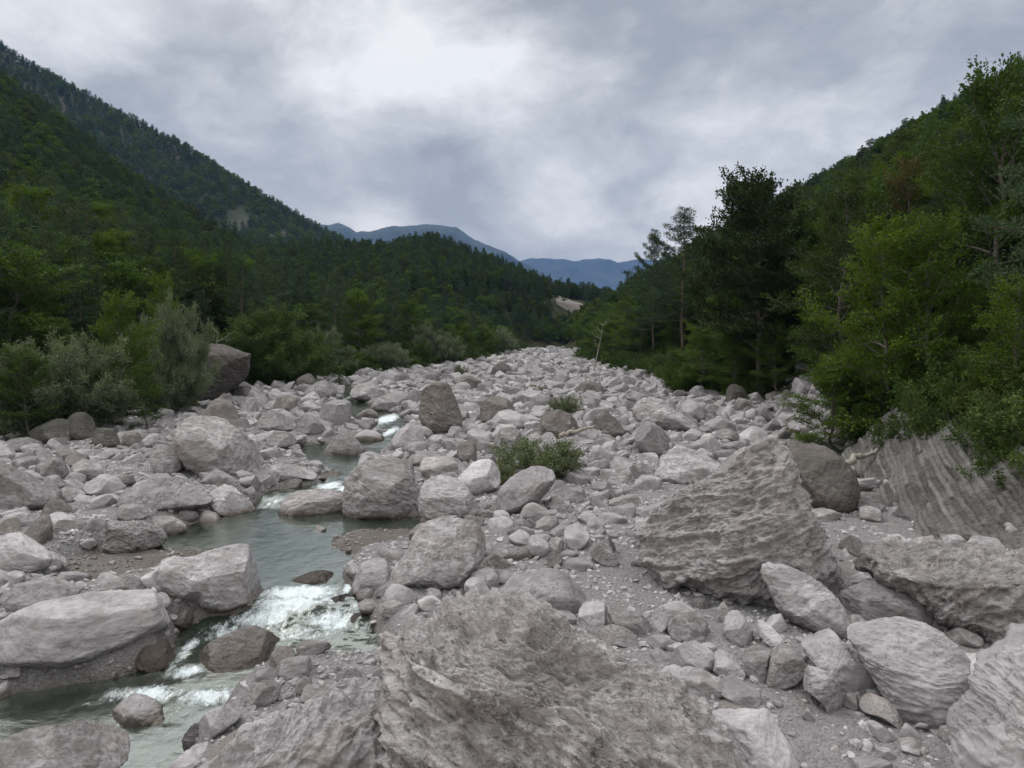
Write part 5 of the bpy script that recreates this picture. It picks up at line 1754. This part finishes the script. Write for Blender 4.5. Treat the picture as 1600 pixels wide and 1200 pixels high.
def forest(name, pts, idx, scl, rot, protos, label, cat='trees'):
    V = np.array(pts, dtype=np.float32)
    me = bpy.data.meshes.new(name)
    me.vertices.add(len(V))
    me.vertices.foreach_set('co', V.ravel())
    for nm, a, ty in (('idx', idx, 'INT'), ('scl', scl, 'FLOAT'), ('rot', rot, 'FLOAT')):
        at_ = me.attributes.new(nm, ty, 'POINT')
        at_.data.foreach_set('value', np.asarray(a, dtype=np.int32 if ty == 'INT' else np.float32))
    me.update()
    o = bpy.data.objects.new(name, me)
    COL.objects.link(o)
    g = bpy.data.node_groups.new(name + '_nodes', 'GeometryNodeTree')
    g.interface.new_socket('Geometry', in_out='INPUT', socket_type='NodeSocketGeometry')
    g.interface.new_socket('Geometry', in_out='OUTPUT', socket_type='NodeSocketGeometry')
    N = g.nodes; Lk = g.links
    gi = N.new('NodeGroupInput'); go = N.new('NodeGroupOutput')
    jn = N.new('GeometryNodeJoinGeometry')
    outs = []
    for p in protos:
        oi = N.new('GeometryNodeObjectInfo')
        oi.inputs['Object'].default_value = p
        oi.inputs['As Instance'].default_value = True
        outs.append(oi.outputs['Geometry'])
    for s in reversed(outs):            # the join node takes links in reverse order
        Lk.new(s, jn.inputs[0])
    ip = N.new('GeometryNodeInstanceOnPoints')
    ip.inputs['Pick Instance'].default_value = True

    def attr(nm, ty):
        a = N.new('GeometryNodeInputNamedAttribute')
        a.data_type = ty
        a.inputs['Name'].default_value = nm
        return a.outputs['Attribute']
    Lk.new(gi.outputs[0], ip.inputs['Points'])
    Lk.new(jn.outputs[0], ip.inputs['Instance'])
    Lk.new(attr('idx', 'INT'), ip.inputs['Instance Index'])
    cx = N.new('ShaderNodeCombineXYZ')
    Lk.new(attr('rot', 'FLOAT'), cx.inputs[2])
    Lk.new(cx.outputs[0], ip.inputs['Rotation'])
    Lk.new(attr('scl', 'FLOAT'), ip.inputs['Scale'])
    Lk.new(ip.outputs[0], go.inputs[0])
    md = o.modifiers.new('trees', 'NODES')
    md.node_group = g
    tag(o, label, cat, kind='stuff')
    return o


FR = np.random.RandomState(77)


def scar_points():
    nu, nv = 64, 42
    PX = np.linspace(862, 946, nu); PY = np.linspace(0, 1, nv)
    P = np.zeros((nu, nv, 3))
    ys = np.geomspace(300, 520, 130)
    for a, px in enumerate(PX):
        for b, py in enumerate(PY):
            tp = 459 + .3 * (px - 865)
            r = raydir(px, tp + py * (16 + .36 * (px - 865)))
            dz = CAMZ + r[2] * ys - SMOOTH(r[0] * ys, ys)
            k = int(np.argmax(dz < 0))
            if dz[k] >= 0: k = len(ys) - 1
            f = dz[k - 1] / (dz[k - 1] - dz[k]) if k > 0 and dz[k] < 0 else 0
            y = ys[k - 1] + (ys[k] - ys[k - 1]) * f if k > 0 else ys[0]
            P[a, b] = (r[0] * y, y, CAMZ + r[2] * y)
    return P


def SMOOTH(x, y):
    return ground(x, y)


SCAR = scar_points()
_SC = SCAR[::4, ::4].reshape(-1, 3)[:, :2]


def off_scar(X, Y):
    r = np.ones(X.shape, dtype=bool)
    for a, b in _SC:
        r &= ~((np.abs(X - a) < 2.2) & (Y < b + 1) & (Y > b - 11))
    return r


def strew(x0, x1, y0, y1, sp, test, zf, protos_w, sc, kmax=.92):
    nx, ny = int((x1 - x0) / sp), int((y1 - y0) / sp)
    X, Y = np.meshgrid(np.linspace(x0, x1, nx), np.linspace(y0, y1, ny))
    X = (X + FR.uniform(-.42, .42, X.shape) * sp).ravel(); Y = (Y + FR.uniform(-.42, .42, Y.shape) * sp).ravel()
    m = test(X, Y) & (np.abs(X) < kmax * Y + 10)
    X, Y = X[m], Y[m]
    Z = zf(X, Y)
    # species come in stands
    st = n2(X, Y, 60, 3, 91) * .5 + .5 + FR.uniform(-.28, .28, len(X))
    cw = np.cumsum(protos_w) / np.sum(protos_w)
    q = np.clip((st - .18) / .64, 0, .999)
    idx = np.searchsorted(cw, q)
    return np.stack([X, Y, Z - .3], 1), idx, FR.uniform(sc[0], sc[1], len(X)), FR.uniform(0, 6.28, len(X))


SP = np.array(SPOTS)


def far_from_spots(X, Y, d):
    r = np.ones(len(X.ravel()), dtype=bool)
    Xr, Yr = X.ravel(), Y.ravel()
    for a, b in SP:
        r &= ((Xr - a) ** 2 + (Yr - b) ** 2) > d * d
    return r.reshape(X.shape)


order = [2, 3, 0, 5, 1, 4]       # pines, broadleaves, spruces side by side
MO = [MIDP[i] for i in order]
p = strew(-420, -36, 44, 470, 4.9, lambda X, Y: (X < np.minimum(-40, xl(Y) - 4)) & far_from_spots(X, Y, 3.0) & ~((X > -110) & (Y > 170 + (-36 - X) * .6)), ground, [3, 2.5, 3, .5, 2.2, .25], (.7, 1.12))
forest('left_hillside_wood', *p, MO, 'mixed pine and broadleaf wood covering the steep left hillside')
p = strew(-130, 140, 150, 520, 4.7, lambda X, Y: (X < xl(Y) - 3) & (Y > 150) & off_scar(X, Y) & far_from_spots(X, Y, 2.6) & ((X > -110) & (Y > 170 + (-36 - X) * .6)), ground, [4, 3, 2, .7, 1.2, 1.0], (.65, .98))
forest('central_hill_wood', *p, MO, 'dark mixed wood covering the low central hill across the valley')
p = strew(18, 330, 22, 420, 4.6, lambda X, Y: (X > xr(Y) + 5) & far_from_spots(X, Y, 3.0) & ~((X < 31) & (Y < 74)), ground, [1.6, 1.2, 4, 1.0, 3.2, .2], (.8, 1.2))
forest('right_hillside_wood', *p, MO, 'mostly broadleaf wood climbing the right hillside behind the bank trees')
# low growth under the bank trees


def under():
    X, Y = [], []
    for _ in range(900):
        y = FR.uniform(22, 230) if FR.uniform() < .6 else FR.uniform(22, 90)
        X.append(float(xr(y)) + FR.uniform(1.0, 9) + (2.2 if y < 46 else 0)); Y.append(y)
    for _ in range(700):
        y = FR.uniform(40, 300)
        X.append(min(-38.0, float(xl(y)) - 1) - FR.uniform(-.5, 9) if y < 104 else float(xl(y)) - FR.uniform(-.8, 9)); Y.append(y)
    X = np.array(X); Y = np.array(Y)
    m = ~((X > 18) & (X < 30) & (Y > 46) & (Y < 73) & (X < 22 + (Y - 46) * .4))
    X, Y = X[m], Y[m]
    Z = ground(X, Y)
    return np.stack([X, Y, Z - .1], 1), FR.randint(0, 3, len(X)), FR.uniform(.35, .95, len(X)), FR.uniform(0, 6.28, len(X))


def bushp(kind, m):
    w = PROTO[kind]
    a = bpy.data.objects.new('undergrowth_bush', w[1].copy())
    a.data.materials[0] = m
    return a


forest('undergrowth', *under(), [bushp('bush1', L_SCRUB), bushp('bush2', L_BROAD), bushp('bush3', L_OLIVE)], 'tangled low undergrowth below the trees on both banks', 'undergrowth')

# ---------------------------------------------------------------- the mountains


def mountain_z(x, y):
    x = np.asarray(x, float); y = np.asarray(y, float)
    rid = np.interp(x, [-1100, -900, -740, -592, -462, -324, -259, -200, -100, 0], [660, 545, 450, 366, 300, 214, 178, 140, 70, 20])
    s = np.clip((y - 480) / 520, 0, 1) ** .9
    return rid * s * (1 - .25 * sstep(1000, 1400, y)) + s * 26 * n2(x, y, 120, 4, 15, ridged=True) * np.clip(rid / 300, 0, 1) * (1 - sstep(860, 990, y)) + s * 6 * n2(x, y, 35, 3, 16)


def build_mountain():
    xs = np.linspace(-1250, 20, 260); ys = np.linspace(480, 1400, 190)
    X, Y = np.meshgrid(xs, ys, indexing='ij')
    Z = mountain_z(X, Y)
    o = mk('mountain', np.stack([X.ravel(), Y.ravel(), Z.ravel()], 1), grid_faces(260, 190), floor_material('mountain_ground', (.03, .04, .02), (.085, .08, .07), .012))
    tag(o, kind='structure')
    bare_ = lambda X, Y: n2(X * 1.0, Y * .35, 45, 3, 19) < .42
    p = strew(-1000, -60, 560, 1040, 8.2, lambda X, Y: bare_(X, Y), mountain_z, [2, 2, .8], (.8, 1.3), .85)
    forest('mountain_wood', *p, [FARP[0], FARP[1], FARP[2]], 'distant wood on the long mountain ridge falling from the upper left')


build_mountain()


def range_mesh(name, prof, dist, depth, color, seed, nz):
    """a mountain range with a real front and back slope; prof is its crest as sight lines"""
    pts = [(raydir(px, py)[0] * dist, CAMZ + raydir(px, py)[2] * dist) for px, py in prof]
    xs = np.linspace(pts[0][0], pts[-1][0], 260)
    zs = np.interp(xs, [a for a, b in pts], [b for a, b in pts])
    ts = np.linspace(-1, 1, 61)
    X, T = np.meshgrid(xs, ts, indexing='ij')
    Z = zs[:, None] * (1 - np.abs(T) ** 1.1)
    Y = dist + T * depth
    rough_ = n2(X, Y, dist * .05, 5, seed, ridged=True)
    Z = Z + rough_ * zs[:, None] * nz * (np.abs(T) + .12) * (1 - T ** 4)
    Y = Y + n2(X, T * 1000, dist * .04, 3, seed + 1) * depth * .1
    m = floor_material(name + '_ground', color, tuple(c * 1.7 for c in color), 6.0 / dist)
    o = mk(name, np.stack([X.ravel(), Y.ravel(), Z.ravel()], 1), grid_faces(*X.shape), m)
    tag(o, kind='structure')


range_mesh('blue_mountain', [(330, 520), (440, 420), (490, 352), (515, 349), (530, 350), (548, 355), (560, 364), (585, 360), (610, 358), (640, 353), (668, 349), (698, 349), (712, 353), (725, 362), (742, 374), (770, 386), (800, 402), (845, 426), (880, 446), (960, 500)], 6200, 2200, (.03, .036, .028), 201, .2)
range_mesh('far_mountain', [(640, 520), (740, 440), (800, 410), (825, 403), (850, 401), (870, 405), (895, 407), (920, 403), (935, 403), (952, 405), (966, 409), (985, 405), (1000, 404), (1018, 408), (1060, 400), (1140, 430), (1260, 520)], 9400, 2200, (.032, .036, .034), 211, .16)


def wide_land():
    # the land beyond, out to the horizon
    xs = np.linspace(-8500, 8500, 90); ys = np.concatenate([np.linspace(500, 2000, 40), np.linspace(2200, 11800, 50)])
    X, Y = np.meshgrid(xs, ys, indexing='ij')
    Z = -30 + 20 * n2(X, Y, 700, 3, 5)
    o = mk('valley_land', np.stack([X.ravel(), Y.ravel(), Z.ravel()], 1), grid_faces(len(xs), len(ys)), FLOOR)
    tag(o, kind='structure')


wide_land()

# ---------------------------------------------------------------- layered cliff on the right, eroded slope up the valley


def cliff_material(name, cols, qdir=(0, 1, 0), sc=2.0):
    m, t, out = mat(name)
    tc = t.node('ShaderNodeTexCoord').outputs['Object']
    lay = t.node('ShaderNodeAttribute', attribute_name='layer').outputs['Fac']
    n = t.noise(tc, 1.3, 6, .7, .6)
    n_ = t.noise(tc, 9, 5, .7)
    c = t.mix(t.maprange(n, .35, .65), cols[0], cols[1])
    c = t.mix(t.math('MULTIPLY', lay, .75), c, cols[2])
    c = t.mix(t.maprange(n_, .5, .72, 0, .5), c, tuple(x * .5 for x in cols[0]))
    bs = t.node('ShaderNodeBsdfPrincipled')
    t.set(bs.inputs['Base Color'], c)
    bs.inputs['Roughness'].default_value = .95
    b = t.node('ShaderNodeBump')
    b.inputs['Distance'].default_value = .08
    t.set(b.inputs['Height'], n_)
    t.l.new(b.outputs[0], bs.inputs['Normal'])
    t.l.new(bs.outputs[0], out.inputs[0])
    return m


def build_cliff():
    nu, nv = 620, 260
    ys = np.linspace(19, 41, nu); ts = np.linspace(-1.8, 7.5, nv)
    Y, T = np.meshgrid(ys, ts, indexing='ij')
    xe = xr(Y) - .35
    end = (1 - sstep(36.5, 41, Y)) * sstep(19, 20.5, Y)
    X0 = xe + T * .92
    Z0 = base(Y) - .35 + .1 * T + 3.9 * sstep(-.4, 6.6, T) + .3 * n2(X0, Y, 3, 3, 71)
    g = ground(X0, Y)
    q = .66 * X0 - .44 * Y + .6 * Z0 + .2 * n2(Y, T, 3.5, 3, 73) + .05 * n2(Y, T, .6, 2, 74)
    per = .21
    k = np.floor(q / per); fr = q / per - k
    fh = lambda v: np.modf(np.abs(np.sin(v * 12.9898) * 43758.5453))[0]
    hsh = fh(k)
    seg_ = np.floor(T * (1.6 + 2.4 * fh(k + 7)) + fh(k + 3) * 9 + .5 * n2(Y, T, .5, 2, 78))
    h2 = fh(k * 3.7 + seg_ * 1.9)
    gap = np.exp(-((fr - .06) / .09) ** 2)
    D = .11 * hsh + .12 * h2 - .15 * gap * fh(k + 11) ** 2 + .05 * fr
    step = h2
    D = D * (.35 + .65 * sstep(-.25, .2, n2(Y, T, 1.3, 3, 80))) + .3 * n2(Y, T, 2.2, 3, 76) + .07 * n2(Y, T, .22, 3, 79)
    # crumbled hollow with rubble along the foot of the upper part
    up = sstep(-.4, .8, T)
    nx, nz = -.70, .71
    X = X0 + nx * (D * up + .05); Z = np.maximum(Z0, g - .05) * 1.0
    Z = Z0 + nz * (D * up)
    Z = Z * end + (g - .5) * (1 - end)
    Z = np.where(T < -1.2, np.minimum(Z, g - .3), Z)
    lay = np.clip(.9 * h2 + .6 * (hsh - .5) - .8 * gap, 0, 1)
    o = mk('layered_cliff', np.stack([X.ravel(), Y.ravel(), Z.ravel()], 1), grid_faces(nu, nv)[:, ::-1], cliff_material('layered_limestone', [(.065, .06, .054), (.115, .107, .098), (.24, .23, .215)]), attrs={'layer': lay.ravel()})
    tag(o, 'tilted thinly layered tan rock face under the trees at the right', 'cliff')


build_cliff()


def build_scar():
    S = SCAR.copy()
    nu, nv = S.shape[:2]
    U, V_ = np.meshgrid(np.linspace(0, 1, nu), np.linspace(0, 1, nv), indexing='ij')
    gul = n2(S[..., 0] * 1.0 + S[..., 2] * .8, S[..., 2] * .15, 3.0, 3, 83, ridged=True)
    lump = n2(S[..., 0], S[..., 2], 6, 3, 84)
    S[..., 1] -= .6 + gul * .8 + .8 * lump
    S[..., 2] += .5
    edge = np.minimum(np.minimum(U, 1 - U) * 12, np.minimum(V_, 1 - V_) * 9)
    down = np.clip(1.1 - edge - .7 * n2(S[..., 0], S[..., 2], 5, 3, 85), 0, 1)
    S[..., 2] -= 5 * down
    S[..., 1] += 5 * down
    o = mk('eroded_slope', S.reshape(-1, 3), grid_faces(nu, nv), cliff_material('scree_slope', [(.08, .068, .056), (.15, .133, .115), (.2, .185, .165)]), attrs={'layer': (gul * .5 + .4).ravel()})
    tag(o, 'bare pale eroded slope below the woods far up the valley', 'slope')


build_scar()

# ---------------------------------------------------------------- driftwood


def stick(name, pts, rad, label, cat='driftwood', m=DEADWOOD, twigs=3, seed=0):
    rs = np.random.RandomState(seed)
    w = Wood()
    P = np.array(pts, float)
    tt = np.linspace(0, 1, 12)
    Q = np.stack([np.interp(tt, np.linspace(0, 1, len(P)), P[:, k]) for k in range(3)], 1) + rs.normal(size=(12, 3)) * rad * .35
    w.tube(Q, np.linspace(rad, rad * .45, 12) * rs.uniform(.85, 1.2, 12), 8)
    L = np.linalg.norm(P[-1] - P[0])
    for i in range(twigs):
        q = Q[rs.randint(4, 11)]
        d = (P[-1] - P[0]) / L + rs.normal(size=3) * .7 + np.array([0, 0, .4])
        lp = limb(q, d, L * rs.uniform(.18, .4), rs, 0, .2, 5)
        w.tube(lp, np.linspace(rad * .4, rad * .12, 5), 5)
    V, Fq = w.get()
    o = mk(name, V - Q[0], Fq, m)
    o.location = Q[0]
    tag(o, label, cat)
    return o


def on(px, py, lift):
    p = at(px, py)
    return p + np.array([0, 0, lift])


def seg(px0, py0, px1, py1, y, dy=0):
    a, b = raydir(px0, py0), raydir(px1, py1)
    return [np.array([0, 0, CAMZ]) + a * y, np.array([0, 0, CAMZ]) + b * (y + dy)]


yl = at(905, 700)[1]
stick('driftwood_log', seg(868, 681, 930, 666, yl, .6), .17, 'pale driftwood log lying right of the central bush', seed=1)
yl2 = 33.0
stick('driftwood_log', seg(1322, 721, 1372, 704, yl2, .5), .16, 'thick bleached log stranded on top of the layered cliff', seed=2, twigs=1)
stick('driftwood_stick', seg(47, 732, 66, 706, 41.5, .3), .10, 'bleached stick leaning against the driftwood block, left bank', seed=3, twigs=0)
stick('driftwood_stick', seg(44, 715, 80, 712, 41.3, .3), .05, 'thin straight stick lying across the driftwood block', seed=4, twigs=1)
stick('driftwood_branch', seg(98, 708, 122, 746, 41.0, -.2), .055, 'bleached branching twigs hanging over the stones of the left bank', seed=5, twigs=6)
# dead bare trees


def dead_tree(px, y, top, label, seed, n=9):
    rs = np.random.RandomState(seed)
    r = raydir(px, top)
    x = r[0] * y
    z0 = gz(x, y)
    h = CAMZ + r[2] * y - z0
    w = Wood()
    tr = limb((0, 0, -.3), (rs.normal() * .1, rs.normal() * .1, 1), h, rs, 0, .05, 8)
    w.tube(tr, np.linspace(.012 * h + .04, .02, 8), 6)
    V, Fq = w.get()
    e = empty('dead_tree', (x, y, z0))
    tag(e, label, 'tree')
    mk('trunk', V, Fq, DEADWOOD, e)
    for i in range(n):
        w = Wood()
        q = tr[rs.randint(2, 8)]
        a = rs.uniform(0, 6.28)
        lp = limb(q, (math.cos(a), math.sin(a), .5), h * rs.uniform(.16, .38), rs, .03, .16, 6)
        w.tube(lp, np.linspace(.035, .01, 6), 4)
        for j in range(3):
            l2 = limb(lp[rs.randint(2, 6)], rs.normal(size=3) + np.array([0, 0, .4]), h * .1, rs, 0, .2, 4)
            w.tube(l2, np.linspace(.015, .006, 4), 3)
        V, Fq = w.get()
        mk('branch', V, Fq, DEADWOOD, e)


dead_tree(928, 128, 505, 'bare grey dead tree at the left end of the right wood', 3)
dead_tree(330, 80, 515, 'bare grey branchy tree behind the overhanging boulder', 6)

# ---------------------------------------------------------------- air


def build_haze():
    x0, x1, y0, y1, z0, z1 = -9000, 9000, -300, 12200, -90, 1560
    V = [(x0, y0, z0), (x1, y0, z0), (x1, y1, z0), (x0, y1, z0), (x0, y0, z1), (x1, y0, z1), (x1, y1, z1), (x0, y1, z1)]
    Fq = np.array([(0, 3, 2, 1), (4, 5, 6, 7), (0, 1, 5, 4), (1, 2, 6, 5), (2, 3, 7, 6), (3, 0, 4, 7)])
    m = bpy.data.materials.new('haze')
    m.use_nodes = True
    m.node_tree.nodes.clear()
    t = NT(m.node_tree)
    out = t.node('ShaderNodeOutputMaterial')
    pv = t.node('ShaderNodeVolumePrincipled')
    pv.inputs['Density'].default_value = HAZE_DENSITY
    pv.inputs['Color'].default_value = (.24, .47, 1.0, 1)
    t.l.new(pv.outputs[0], out.inputs['Volume'])
    o = mk('haze', V, Fq, m, smooth=False)
    tag(o, 'thin bluish haze filling the valley air', 'haze', kind='stuff')


HAZE_DENSITY = 0.00005
build_haze()
